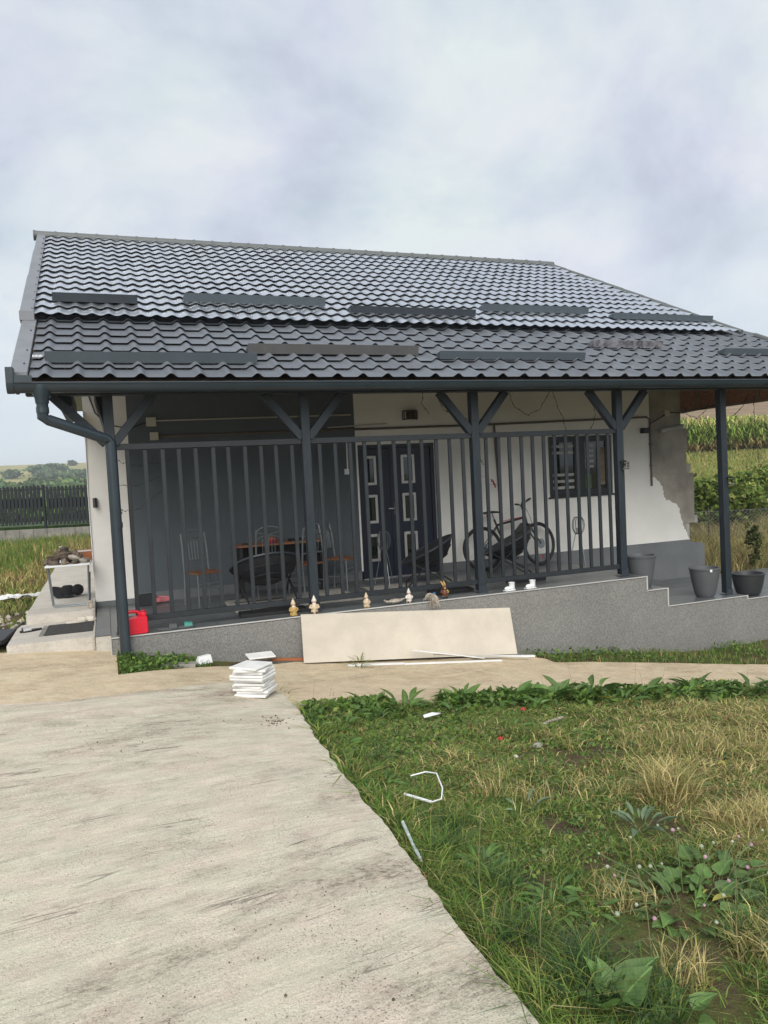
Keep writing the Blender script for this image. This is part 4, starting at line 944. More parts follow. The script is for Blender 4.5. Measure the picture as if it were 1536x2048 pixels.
gnome((2.36, 9.03, .001), .225, R(-15), 'cream gnome holding a dark bundle, by the second post', M_gnome, M_gnome2, 1)
gnome((3.05, 9.035, .001), .19, R(20), 'cream gnome alone above the middle of the beige board', M_gnome, M_gnome)
gnome((3.64, 9.04, .001), .185, R(0), 'white and pink ceramic gnome right beside the straw duck', M_gnome2, M_gnome2, 1)
rb = empty('rabbit_figurine', (4.15, 9.03, .001), 'brown rabbit figurine with tall ears on the terrace edge', 'figurine', R(-8))
MB().lathe([(.034, .03), (.040, .055), (.038, .085), (.026, .115)], n=12).build('body', M_brown, rb, smooth=True)
MB().ball((0, -.004, .142), .030, 10, (1, 1, 1.05)).build('head', M_brown, rb, smooth=True)
MB().ball((0, -.03, .135), .014, 8).build('muzzle', M_gold, rb, smooth=True)
for s_ in (-1, 1):
    MB().tube([(s_*.012, 0, .165), (s_*.016-.012, .004, .20), (s_*.02-.03, .006, .235)], [.010, .013, .004], 6).build('ear', M_gold, rb, smooth=True)
    MB().tube([(s_*.034, 0, .108), (s_*.050, -.014, .085), (s_*.035, -.04, .075)], [.011, .011, .010], 6).build('arm', M_gold if s_ > 0 else M_brown, rb, smooth=True)
    MB().tube([(s_*.018, 0, .045), (s_*.020, -.004, .012)], .014, 6).build('leg', M_gnome2, rb, smooth=True)
    MB().ball((s_*.021, -.014, .012), .017, 8, (1, 1.6, .7)).build('shoe', M_black, rb, smooth=True)
dk = empty('duck_figurine', (3.44, 9.03, .001), 'flat brown straw duck lying left of the white gnome', 'figurine', R(185))
MB().ball((0, 0, .035), .075, 10, (1.35, .7, .45)).build('body', M_straw, dk, smooth=True)
MB().tube([(.09, 0, .035), (.13, 0, .045), (.155, 0, .065)], [.018, .014, .012], 6).build('neck', M_straw, dk, smooth=True)
MB().tube([(-.08, 0, .04), (-.15, 0, .06)], [.02, .004], 6).build('tail', M_straw, dk, smooth=True)
bo = empty('straw_bird', (3.93, 9.0, .001), 'grey straw bird ornament with blue head spilling over the terrace edge', 'ornament')
MB().ball((0, .02, .05), .05, 10, (1.3, 1, .9)).build('body', M_straw, bo, smooth=True)
MB().ball((.07, .03, .075), .024, 8).build('head', M_blue, bo, smooth=True)
mb = MB()
for k in range(70):
    a = rng.uniform(-2.9, -.4); l_ = rng.uniform(.07, .13); x0, y0 = .03*math.cos(a), .03*math.sin(a)
    ex, ey = l_*math.cos(a), min(-.02, l_*math.sin(a)) if math.sin(a) < -.5 else l_*math.sin(a)*.6
    over = ey < -.085 or (k % 3 == 0); 
    if over: mb.tube([(x0, y0, .085), (ex*.5, -.075, .07), (ex*.7, -.105, .01), (ex*.8+.01, -.108, -.05-rng.uniform(0, .05))], .0028, 3, caps=False)
    else: mb.tube([(x0, y0, .088), (ex*.6, ey*.6, .065), (ex, ey*.5, .012)], .0028, 3, caps=False)
stuff(mb.build('straw_strands', M_straw, bo))
def boot(loc, rz, label, s_=1.0):
    t = empty('boot_planter', loc, label, 'boot planter', rz, 'white ceramic boots on the terrace edge')
    mb = MB().lathe([(.036*s_, .03*s_), (.036*s_, .085*s_), (.043*s_, .10*s_), (.034*s_, .10*s_), (.030*s_, .06*s_)], (.03*s_, 0, 0), 14)
    mb.build('shaft', M_pvcw, t, smooth=True)
    MB().ball((-.03*s_, 0, .028*s_), .034*s_, 10, (1.55, 1, .85)).build('toe', M_pvcw, t, smooth=True)
    MB().ball((.03*s_, 0, .034*s_), .037*s_, 10, (1.05, 1, 1)).build('heel', M_pvcw, t, smooth=True)
    MB().box(-.085*s_, .068*s_, -.036*s_, .036*s_, 0, .012*s_).build('sole', M_pvcw, t, bev=.005)
boot((5.14, 9.03, .001), R(8), 'white ceramic boot planter, the left of the pair', 1.12)
boot((5.47, 9.03, .001), R(12), 'white ceramic boot planter, the right of the pair', 1.12)

# planters
def planter(loc, prof, m_, label, tag_=False):
    t = empty('planter', loc, label, 'planter', 0, 'grey planters on the terrace steps')
    MB().lathe(prof, n=36).build('pot', m_, t, smooth=True, angle=50)
    z = max(p[1] for p in prof)
    if tag_: MB().box(-.03, .012, -.003, .003, -.028, .012, Matrix.Translation((-.075, -.224, z-.018))).build('paper_label', M_pvcw, t)
def pot_prof(rt, rb, h, curve, lip=.016):
    o_ = []
    for k in range(13):
        t_ = k/12; rad = rb+(rt-rb)*(t_**curve); o_.append((rad, t_*h*.93))
    o_ += [(rt+.008, h*.935), (rt+.012, h*.985), (rt+.004, h), (rt-lip, h), (rt-lip-.01, h*.9), (rb+.02, h*.3), (.001, h*.3)]
    return o_
planter((7.575, 9.30, -.209), pot_prof(.215, .135, .475, .75), M_pot, 'tall grey ribbed planter on the upper step beside the post')
planter((8.72, 9.22, -.479), pot_prof(.225, .125, .46, .62), M_pot, 'tall grey ribbed planter with a white paper tag', True)
planter((9.58, 9.20, -.534), pot_prof(.245, .15, .35, .52), M_potd, 'low dark bowl shaped planter right of the last post')

# solar lanterns on posts
def post_lantern(x, z, label):
    t = empty('solar_lantern', (x, YPOST-.06, z), label, 'lantern', 0, 'solar lanterns on the porch posts')
    MB().lathe([(.062, .06), (.066, .066), (.03, .085)], n=12).build('cap', M_black, t)
    for k in range(8):
        a = 2*math.pi*k/8; MB().tube([(.045*math.cos(a), .045*math.sin(a)-.05, -.04), (.052*math.cos(a), .052*math.sin(a)-.05, .06)], .004, 4).build('cage_bar', M_black, t)
    for zz in (-.04, .0, .035): MB().tube([(.049*math.cos(a), .049*math.sin(a)-.05, zz) for a in np.linspace(0, 2*math.pi, 13)[:-1]], .004, 4, closed=True).build('cage_ring', M_black, t)
    MB().lathe([(.035, -.055), (.040, -.04), (.040, -.03)], (0, -.05, 0), 12).build('base', M_silver, t)
    MB().bar((0, .0, .02), (0, -.05, .02), .02, .02).build('bracket', M_black, t)
post_lantern(7.16, 1.63, 'black caged solar lantern on fourth post beside the window')
post_lantern(9.16, 1.30, 'black caged solar lantern on the last post, right of house')

# strings of fairy lights
def fairy(name, pts_list, label, r_=.0045):
    t = empty(name, pts_list[0][0], label, 'string lights'); off = -Vector(pts_list[0][0])
    bl = MB()
    for pts in pts_list:
        mb = MB(); fine = []
        for a, b in zip(pts, pts[1:]):
            a = Vector(a); b = Vector(b); n = max(2, int((b-a).length/.07))
            for q in range(n): fine.append(a.lerp(b, q/n) + Vector((rng.uniform(-.012, .012), rng.uniform(-.01, .01), rng.uniform(-.012, .012))))
        fine.append(Vector(pts[-1]))
        o = mb.tube(fine, r_, 4, caps=False).build('light_wire', M_black, t); o.location = off
        for p in fine[::2]: bl.ball(tuple(p), .012 if r_ > .003 else .008, 5)
    o = bl.build('light_bulbs', M_brownpipe, t); o.location = off; stuff(o)
yF = 10.3
fairy('fairy_lights', [[(4.55, yF, 2.95), (4.50, yF, 2.70), (4.62, yF, 2.55)], [(4.72, yF, 2.95), (4.85, yF, 2.62), (5.15, yF, 2.46), (5.6, yF, 2.44)], [(5.30, yF, 2.9), (5.32, yF, 2.5), (5.28, yF, 2.1), (5.5, yF, 1.75)], [(5.95, yF, 2.95), (6.08, yF, 2.62), (6.32, yF, 2.50), (6.55, yF, 2.60), (6.75, yF, 2.9)], [(6.75, yF, 2.9), (6.95, yF, 2.45), (7.02, yF, 2.2)], [(7.45, yF, 2.85), (7.6, yF, 2.5), (7.45, yF, 2.2)]], 'dark fairy light strands hanging under the porch roof before white wall')
fairy('fairy_lights', [[(9.9, 10.9, 2.72), (10.0, 10.9, 2.50), (10.25, 10.9, 2.42), (10.45, 10.9, 2.58), (10.55, 10.9, 2.75)], [(10.2, 9.7, 2.70), (10.08, 9.7, 2.52), (9.85, 9.7, 2.36)], [(10.32, 9.7, 2.70), (10.36, 9.7, 1.9), (10.42, 9.7, 1.45)]], 'dark fairy light strands hanging beside the last post against the fields')
fairy('fairy_lights', [[(.15, 9.3, 2.0), (.45, 10.3, 1.95), (.95, 11.36, 2.05)], [(.14, 9.3, 1.72), (.40, 10.3, 1.70), (.90, 11.36, 1.85)], [(.13, 9.3, 1.42), (.38, 10.3, 1.38), (.80, 11.36, 1.62)]], 'thin dark fairy light strands behind the left railing', .0025)
fl = empty('hanging_flower', (6.12, 11.2, 1.45), 'pink artificial flower hanging by a thread on white wall', 'flower')
MB().tube([(-.35, 0, .18), (-.1, 0, .10), (0, 0, .04)], .003, 4).build('thread', M_pink, fl)
for k in range(5): MB().ball((.015*k, .01*(-1)**k, .04-.025*k), .022, 6, (.7, .7, 1.4)).build('petal', M_redacc, fl, smooth=True)

# ------------------------------------------------------------------ board, trims, tiles by the path
def gz(x, y): return float(g(np.array(x), np.array(y)))
bd = MB().add([(2.10, 8.66, gz(2.10, 8.66)+.012), (4.99, 8.64, gz(4.99, 8.64)+.035), (5.06, 8.915, -.215), (2.155, 8.918, .018), (2.10, 8.673, gz(2.10, 8.66)+.018), (4.99, 8.653, gz(4.99, 8.64)+.041), (5.06, 8.929, -.209), (2.155, 8.931, .024)],
              [(0,1,2,3),(7,6,5,4),(0,4,5,1),(1,5,6,2),(2,6,7,3),(3,7,4,0)]).build('leaning_board', M_board)
tag(bd, 'long beige board leaning against the granular terrace front', 'board')
def strip_(a, b, wd, h, m_, name, label, cat, grp=None):
    mid = (Vector(a)+Vector(b))/2
    o = MB().bar(Vector(a)-mid, Vector(b)-mid, wd, h).build(name, m_, loc=mid, bev=min(wd, h)*.12); return tag(o, label, cat, grp)
G2 = 'white plastic trims lying by the leaning board'
strip_((3.45, 8.56, gz(3.45, 8.6)+.16), (4.42, 8.50, gz(4.42, 8.5)+.03), .035, .012, M_pvcw, 'plastic_trim', 'white plastic trim tilted up across the lower middle of beige board', 'trim', G2)
strip_((2.60, 8.52, gz(2.6, 8.52)+.012), (3.32, 8.50, gz(3.32, 8.5)+.012), .05, .02, M_pvcw, 'plastic_trim', 'white plastic trim lying behind the grass tuft at board foot', 'trim', G2)
strip_((3.30, 8.46, gz(3.3, 8.46)+.013), (4.62, 8.40, gz(4.62, 8.40)+.013), .03, .02, M_pvcw, 'plastic_trim', 'long thin white plastic trim lying on path in front of board', 'trim', G2)
strip_((3.75, 8.58, gz(3.75, 8.58)+.09), (5.05, 8.44, gz(5.05, 8.44)+.02), .03, .012, M_pvc, 'plastic_trim', 'thin greyish trim crossing behind the tilted white trim', 'trim', G2)
strip_((4.30, 8.60, gz(4.3, 8.6)+.03), (5.20, 8.56, gz(5.2, 8.56)+.018), .05, .025, M_pvcw, 'plastic_trim', 'wide white plastic trim under the right end of the board', 'trim', G2)
strip_((1.72, 8.78, gz(1.7, 8.78)+.02), (2.15, 8.80, gz(2.15, 8.8)+.03), .06, .03, M_crate, 'wood_lath', 'brown wooden lath on the ground left of the beige board', 'lath')
# stack of white tiles on the driveway end
zs = max(gz(1.24, 6.98)+.014, gz(1.1, 7.1)+.02); nt_ = 11
lab = ['lowest white tile of the stack, flat on the concrete', 'second white tile from the bottom of the stack', 'third white tile from the bottom of the stack', 'fourth white tile from the bottom of the stack', 'fifth white tile from the bottom of the stack', 'middle white tile of the eleven in the stack', 'fifth white tile from the top of the stack', 'fourth white tile from the top of the stack', 'third white tile from the top of the stack', 'second white tile from the top of the stack', 'topmost white tile of the stack, facing up']
for k in range(nt_):
    a, b = (.155, .13); th = .0215
    if k in (6, 7): a, b = .175, .13
    o = MB().box(-a, a, -b, b, 0, th).build('white_tile', M_foam, bev=.004, loc=(1.215+rng.uniform(-.018, .018)+(-.02 if k > 5 else 0), 6.98+rng.uniform(-.02, .02), zs+k*.0255), rot=(rng.uniform(-.018, .018)+.01, rng.uniform(-.02, .02)-.02*(k/nt_), R(-38)+rng.uniform(-.22, .22)))
    tag(o, lab[k], 'tile', 'stack of white tiles on the concrete')
o = MB().box(-.16, .16, -.10, .10, 0, .018).build('white_tile', M_foam, bev=.004, loc=(1.60, 8.74, gz(1.6, 8.74)+.07), rot=(R(6), R(2), R(4))); tag(o, 'single white tile lying behind the stack at the terrace foot', 'tile')
o = MB().box(-.17, .15, -.09, .10, 0, .02).build('paving_piece', M_block, bev=.004, loc=(1.60, 8.76, gz(1.6, 8.76)+.03), rot=(0, 0, R(8))); tag(o, 'grey slab piece under the single white tile', 'slab')
wbx = empty('white_box', (.93, 8.60, gz(.93, 8.6)-.01), 'small white plastic piece in weeds at the terrace foot', 'plastic piece', R(20))
MB().add([(-.09, -.05, 0), (.09, -.05, 0), (.09, .06, 0), (-.09, .06, 0), (-.06, -.02, .085), (.085, -.02, .09), (.085, .05, .09), (-.05, .05, .085)], [(0,3,2,1),(4,5,6,7),(0,1,5,4),(1,2,6,5),(2,3,7,6),(3,0,4,7)]).build('shell_', M_pvcw, wbx, bev=.006).name = 'plastic_shell'
o = MB().box(-.17, .20, -.09, .09, -.03, .012).build('paving_piece', M_block, bev=.004, loc=(.62, 8.42, gz(.62, 8.42)+.01), rot=(R(-3), R(4), R(-6))); tag(o, 'grey slab piece lying in the weeds near the downpipe foot', 'slab')

# ------------------------------------------------------------------ left side: folding table, heap, hat, mats
ft = empty('folding_table', (-.50, 11.30, .108), 'low white folding table with bent tube legs beside house', 'table', R(-2))
MB().box(-.30, .27, -.36, .40, .545, .572).build('table_top', M_pvcw, ft, bev=.005)
for yy in (-.34, -.20):
    MB().tube([(-.27, yy, .545), (-.23+.0, yy, .03), (-.20, yy, .012), (.20, yy, .012), (.22, yy, .03), (.24, yy, .545)], .0095, 7).build('leg_loop', M_tube, ft, smooth=True)
def rock_mesh(seed, sx, sy, sz):
    q = random.Random(seed); mb = MB(); bm = bmesh.new(); bmesh.ops.create_icosphere(bm, subdivisions=2, radius=1)
    ph = [q.uniform(0, 6) for _ in range(6)]
    for v in bm.verts:
        d = 1+.22*math.sin(3*v.co.x+ph[0])*math.sin(2.5*v.co.y+ph[1])+.15*math.sin(5*v.co.z+ph[2])+q.uniform(-.06, .06); v.co = Vector((v.co.x*d*sx, v.co.y*d*sy, v.co.z*d*sz))
    me = bpy.data.meshes.new('rock'); bm.to_mesh(me); bm.free(); return me
rocks = [rock_mesh(s, *d) for s, d in ((1, (.075, .05, .04)), (2, (.06, .055, .045)), (3, (.085, .045, .035)), (4, (.05, .05, .05)), (5, (.095, .04, .032)))]
for me in rocks: me.materials.append(M_rock)
pales = [m_.copy() for m_ in rocks[:3]]
for me in pales: me.materials.clear(); me.materials.append(M_shell)
k = 0
for layer, (n, rad, z) in enumerate(((11, .20, .60), (8, .14, .66), (5, .08, .715), (2, .04, .765))):
    for q in range(n):
        a = 2*math.pi*q/n+layer*.5; pale = (k % 7 == 3)
        o = link('rock', pales[k % 3] if pale else rocks[k % 5], None, (-.55+rad*math.cos(a)*1.15+rng.uniform(-.03, .03), 11.16+rad*math.sin(a)*.8, .108+z+rng.uniform(-.008, .008)), (rng.uniform(-.3, .3), rng.uniform(-.3, .3), rng.uniform(0, 6)))
        tag(o, ('pale stone among brown stones in the heap on folding table' if pale else ('rough brown stone in the bottom layer of the heap on the folding table', 'rough brown stone in the second layer of the heap on the folding table', 'rough brown stone near the top of the heap on the folding table', 'rough brown stone crowning the heap on the folding table')[layer]), 'stone', 'pale stones in the heap on the folding table' if pale else 'brown stones heaped on the folding table'); k += 1
cr = empty('orange_crate', (-.32, 11.52, .682), 'shallow orange brown wooden crate behind the stone heap', 'crate', R(5))
MB().box(-.14, .14, -.08, -.07, 0, .11).build('side_board', M_crate, cr); MB().box(-.14, .14, .07, .08, 0, .11).build('side_board', M_crate, cr)
MB().box(-.14, -.13, -.069, .069, 0, .11).build('end_board', M_crate, cr); MB().box(.13, .14, -.069, .069, 0, .11).build('end_board', M_crate, cr); MB().box(-.13, .13, -.07, .07, .001, .01).build('bottom', M_crate, cr)
MB().tube([(-.10, -.075, .11), (-.09, -.075, .15), (.09, -.075, .15), (.10, -.075, .11)], .006, 5).build('handle', M_crate, cr)
ht = empty('black_hat', (-.60, 12.02, .112), 'crumpled black felt hat lying under the folding table', 'hat', R(-20))
vs = []; fs = []; n = 28
for i, r_ in enumerate((.10, .14, .18, .225, .24)):
    for k in range(n): a = 2*math.pi*k/n; vs.append((r_*math.cos(a), r_*.8*math.sin(a), .035+.11*(r_/.24)**2*(.5+.5*math.cos(2*a))+.05*(r_/.24)**2*math.sin(a)))
for i in range(4):
    for k in range(n): fs.append((i*n+k, i*n+(k+1) % n, (i+1)*n+(k+1) % n, (i+1)*n+k))
MB().add(vs, fs).build('brim', M_felt, ht, smooth=True)
MB().lathe([(.11, .03), (.112, .07), (.10, .13), (.06, .165), (.001, .16)], n=20, sx=1, sy=.8).build('crown', M_felt, ht, smooth=True)
MB().ball((.17, -.05, .10), .085, 12, (1, 1, 1)).build('side_fold', M_felt, ht, smooth=True)
dm = empty('doormat', (-.515, 9.87, 0), 'dark rectangular doormat with pale left border on the step', 'doormat', R(-1))
MB().box(-.245, .285, -.34, .33, .001, .012).build('mat_pile', M_mat, dm, bev=.003); MB().box(-.30, -.247, -.34, .33, .001, .010).build('border', M_block, dm)
bm_ = empty('black_tray', (-1.62, 10.2, -.09), 'large black plastic tray lying on the ground left of the step', 'tray', R(-8))
MB().box(-.55, .45, -.42, .55, .0, .03).build('tray_floor', M_black, bm_, bev=.01); MB().bar((.46, -.42, .04), (.46, .55, .08), .035, .06).build('tray_rim', M_black, bm_, bev=.008); MB().bar((-.55, -.43, .03), (.46, -.43, .04), .035, .05).build('tray_rim', M_black, bm_, bev=.008)
ps = MB(); vs = []; fs = []; n = 26
for j in range(7):
    for i in range(n+1): vs.append((-1.0+2.0*i/n, -.16+.32*j/6+.06*math.sin(i*.5), .03+.05*abs(math.sin(i*.9+j))+.04*math.sin(i*.35+j*1.3)**2+rng.uniform(0, .02)))
for j in range(6):
    for i in range(n): a = j*(n+1)+i; fs.append((a, a+1, a+n+2, a+n+1))
o = ps.add(vs, fs).build('plastic_sheet', M_bag, smooth=True, loc=(-2.1, 14.0, -.16), rot=(0, 0, .1)); tag(o, 'crumpled white plastic sheet lying on the grass left of the walk', 'plastic sheet')
gv = MB()
V0 = rocks[3].vertices; f0 = [tuple(p.vertices) for p in rocks[3].polygons]
for k in range(120):
    x = rng.uniform(-2.6, -1.15); y = rng.uniform(10.9, 12.7); s_ = rng.uniform(.25, .9); z = Tf(x, y)+.01
    gv.add([(p.co.x*s_+x, p.co.y*s_+y, p.co.z*s_*.7+z) for p in V0], f0)
tag(gv.build('gravel', M_shell), None, None, None, 'stuff')
for i, (x, y, nm) in enumerate(((-.17, 11.1, 0), (-.155, 11.2, 1))): pass
tl = empty('garden_tool', (-.27, 10.62, .108), 'small broom with worn bristles leaning at house corner', 'broom')
MB().tube([(0, 0, .10), (.02, .06, .48)], .012, 6).build('handle', M_black, tl); MB().box(-.035, .035, -.02, .02, 0, .11).build('bristles', M_straw, tl, bev=.006)

# ------------------------------------------------------------------ left: fence on a block wall
fx0, fdir = Vector((-2.2, 29.6, 0)), Vector((.937, -.348, 0)); fnrm = Vector((.348, .937, 0)); frz = math.atan2(fdir.y, fdir.x)
bw = empty('block_wall', fx0, 'low grey concrete block wall under the dark picket fence', 'wall', frz)
for row in range(2):
    x = -13.0+(.25 if row else 0)
    while x < 6: MB().box(x+.006, x+.494, -.10, .10, -.5+row*.42+(.0), -.5+row*.42+.412).build('block', M_block, bw, bev=.006, loc=(0, 0, 0)); x += .5
MB().box(-13, 6, -.085, .085, -.49, .30).build('mortar', M_grout, bw)
def fence_section(x0, x1, z0, z1, label):
    t = empty('picket_fence', fx0 + fdir*((x0+x1)/2) + Vector((0, 0, z0)), label, 'fence', frz, 'dark picket fence sections on the block wall'); w_ = x1-x0; h = z1-z0; first = None
    x = -w_/2+.07
    while x < w_/2-.05:
        if first is None: first = MB().prism([(-.05, 0), (.05, 0), (.05, h-.05), (.03, h-.012), (0, h), (-.03, h-.012), (-.05, h-.05)], -.012, .012, 'Y').build('picket', M_fence, t, loc=(x, -.03, 0)); 
        else: o = first.copy(); col.objects.link(o); o.parent = t; o.location = (x, -.03, rng.uniform(-.01, .01))
        x += .137
    for z in (.10, h-.16): MB().box(-w_/2, w_/2, -.012, .02, z, z+.05).build('rail', M_fence, t)
    MB().box(w_/2-.02, w_/2+.05, -.06, .05, -.15, h+.02).build('fence_post', M_fence, t)
    MB().box(-w_/2, w_/2, .10, .115, .60, .95).build('rear_rail', M_fence, t)
fence_section(-13.0, -5.1, .50, 1.92, 'dark picket fence section, far left out to the edge')
fence_section(-5.0, .15, .50, 1.90, 'dark picket fence section in the middle, left of its post')
fence_section(.25, 5.5, .46, 1.84, 'dark picket fence section nearest the house wall')
gr_ = structure(MB().box(-13, 6, .3, 5, -.1, .42).build('embankment', mat('bank_grass', (0.06, 0.11, 0.025), .9, .3, 6), loc=fx0, rot=(0, 0, frz)))

# ------------------------------------------------------------------ vegetation
def blades(name, xy, z, h, wd, lean, tint, m_=None, kind='stuff', parent=None):
    """curved grass blades, 5 vertices each"""
    n = len(xy); a = nrg.rand(n)*2*np.pi; b = nrg.rand(n)*2*np.pi; dx, dy = np.cos(a), np.sin(a); wx, wy = np.cos(b)*wd/2, np.sin(b)*wd/2
    V = np.zeros((n, 5, 3)); p = np.column_stack([xy, z]); 
    V[:, 0] = p - np.column_stack([wx, wy, np.full(n, .01)]); V[:, 1] = p + np.column_stack([wx, wy, np.full(n, -.01)])
    mid = p + np.column_stack([dx*lean*.32, dy*lean*.32, h*.62]); V[:, 2] = mid - np.column_stack([wx, wy, 0*wx])*.75; V[:, 3] = mid + np.column_stack([wx, wy, 0*wx])*.75
    V[:, 4] = p + np.column_stack([dx*lean, dy*lean, h*(1-.18*np.minimum(1, lean/np.maximum(h, .01)))])
    i = np.arange(n)*5; F_ = np.stack([np.stack([i, i+1, i+2], -1), np.stack([i+1, i+3, i+2], -1), np.stack([i+2, i+3, i+4], -1)], 1).reshape(-1, 3)
    o = np_mesh(name, V.reshape(-1, 3), F_, m_ or M_blade, np.repeat(tint, 5, 0), parent); 
    if kind: o['kind'] = kind
    return o
def quads(name, P_, size, tint, m_=None, up=.4, aspect=1.0, parent=None, kind=None):
    """leaf-sized faces, bent along the middle (2 tris each side), random orientation biased upwards"""
    n = len(P_); nr = nrg.randn(n, 3); nr[:, 2] += up*2.0; nr /= np.linalg.norm(nr, axis=1)[:, None]
    t = np.cross(nr, nrg.randn(n, 3)); t /= np.linalg.norm(t, axis=1)[:, None]; b = np.cross(nr, t); s = size[:, None]
    V = np.zeros((n, 4, 3)); V[:, 0] = P_ - t*s; V[:, 1] = P_ + b*s*.5*aspect - nr*s*.12; V[:, 2] = P_ + t*s; V[:, 3] = P_ - b*s*.5*aspect - nr*s*.12
    i = np.arange(n)*4; F_ = np.stack([np.stack([i, i+1, i+2], -1), np.stack([i, i+2, i+3], -1)], 1).reshape(-1, 3)
    o = np_mesh(name, V.reshape(-1, 3), F_, m_ or M_leaf, np.repeat(tint, 4, 0), parent)
    if kind: o['kind'] = kind
    return o
def pal(n, cols, wts, jit=.22):
    c = np.array(cols)[nrg.choice(len(cols), n, p=np.array(wts)/np.sum(wts))]; return np.clip(c*(1+jit*nrg.randn(n, 1)), .004, 1)
GREEN = (.125, .215, .038); DKG = (.070, .140, .030); OLIVE = (.225, .255, .062); STRAW = (.56, .47, .22); TAN = (.38, .28, .12); BRWN = (.17, .105, .055); LIME = (.22, .28, .055)
cam_inv = None
def in_view(xy, z, mx=.18):
    d = np.column_stack([xy, z]) - np.array(EYE); zz = d @ np.array(fw); px = (d @ np.array(rr))/zz*1500/768; py = (d @ np.array(uu))/zz*1500/1024
    return (zz > .3) & (np.abs(px) < 1+mx*2) & (np.abs(py) < 1+mx)
def gauss(x, y, lst):
    s = 0
    for (cx, cy, r_, w_) in lst: s = s + w_*np.exp(-((x-cx)**2+((y-cy)*.75)**2)/(r_*r_))
    return s
DRY = [(2.98, 3.43, .24, .8), (3.9, 4.0, .5, .6), (4.9, 4.9, 1.0, .8), (3.01, 2.98, .4, 1.0), (3.0, 4.5, .5, .6), (2.2, 2.0, .35, .5), (5.5, 5.2, 1.2, .7), (3.7, 3.2, .6, .8), (2.2, 4.6, .35, .4), (2.4, 2.0, .4, .5)]
DIRT = [(3.3, 3.3, .2, .8), (4.0, 4.3, .3, .7), (2.1, 3.3, .16, .8), (2.95, 4.63, .22, 1.2), (1.52, 2.18, .17, 1.3), (1.95, 2.23, .22, 1.4), (2.55, 3.15, .20, 1.1), (2.0, 2.75, .2, .9), (1.66, 1.92, .18, 1.1), (2.35, 3.85, .18, .8), (3.4, 4.6, .2, .8), (1.62, 2.75, .12, .9), (2.3, 2.45, .2, .9)]
n = 330000
# sample in polar form so that density falls off with distance
rad = 1.6 + 9.0*nrg.rand(n)**1.35; az = R(8)+R(52)*nrg.rand(n)
X = rad*np.sin(az); Y = rad*np.cos(az); ex = edge_x(Y); pth = np.where(X < 1.5, 7.3, np.where(X < 5.05, pn(X), qn(X)))
ok = (X > ex+.004) & (Y < pth-.015) & (X < 10); X, Y = X[ok], Y[ok]; ex = ex[ok]; pth = pth[ok]
Z = T(X, Y); ok = in_view(np.column_stack([X, Y]), Z); X, Y, Z, ex, pth = X[ok], Y[ok], Z[ok], ex[ok], pth[ok]
de = X-ex; dp_ = pth-Y; lush = np.maximum(np.exp(-(de/.22)**2), np.exp(-(dp_/.42)**2))
dry = np.clip(gauss(X, Y, DRY)*(.55+.9*fbm(X*2.2, Y*2.2)) + .75*(fbm(X*1.3+4, Y*1.3)-.42) - lush*.9, 0, 1)
dirt = 1.25*gauss(X, Y, DIRT)*(.7+.8*vn(X*6, Y*6)) + 2.2*np.clip(fbm(X*2.6+7, Y*2.6+2)-.53, 0, 1)
keep = nrg.rand(len(X)) > np.clip(dirt-.25*lush, 0, .97); X, Y, Z, dry, lush, de = X[keep], Y[keep], Z[keep], dry[keep], lush[keep], de[keep]
n = len(X); tuft = np.clip(vn(X*5, Y*5)*1.7-.5, 0, 1)
h = (.012+.026*nrg.rand(n)**1.5)*(1+1.3*tuft)*(1+1.5*lush*nrg.rand(n))*(1+.35*dry); lean = h*(.7+2.0*nrg.rand(n)); wd = .0022+.0034*nrg.rand(n)+.0022*lush
wd *= np.clip(np.hypot(X, Y)/3.0, 1, 2.2)
tg = pal(n, [GREEN, DKG, OLIVE, LIME], [.45, .25, .22, .08]); td = pal(n, [STRAW, TAN, BRWN, OLIVE], [.42, .28, .14, .16])
sel = (nrg.rand(n) < dry*.58+.13)[:, None]; tint = np.where(sel, td, tg)
print('lawn blades', n)
blades('lawn_grass', np.column_stack([X, Y]), Z, h, wd, lean, tint)
# low clover-like ground cover
n = 130000; rad = 1.6+8.0*nrg.rand(n)**1.25; az = R(8)+R(52)*nrg.rand(n); X = rad*np.sin(az); Y = rad*np.cos(az); ex = edge_x(Y); pth = np.where(X < 1.5, 7.3, np.where(X < 5.05, pn(X), qn(X)))
ok = (X > ex+.01) & (Y < pth-.02); X, Y, ex = X[ok], Y[ok], ex[ok]; cov = fbm(X*1.7+3, Y*1.7+8); lush = np.exp(-((X-ex)/.25)**2)
ok = (nrg.rand(len(X)) < np.clip((cov-.30)*4, 0.12, 1)+lush*.5) & (nrg.rand(len(X)) > gauss(X, Y, DIRT)*.8) & (nrg.rand(len(X)) > np.clip(gauss(X, Y, DRY)*.8, 0, .75)); X, Y = X[ok], Y[ok]; Z = T(X, Y)
n = len(X); P_ = np.column_stack([X, Y, Z+.006+.030*nrg.rand(n)]); quads('clover_cover', P_, (.005+.010*nrg.rand(n)**1.5)*np.clip(np.hypot(X, Y)/3.5, 1, 1.8), pal(n, [GREEN, DKG, (.09, .15, .045), OLIVE, (.16, .18, .08), BRWN], [.34, .22, .2, .1, .08, .06]), up=.8, aspect=1.3, kind='stuff')
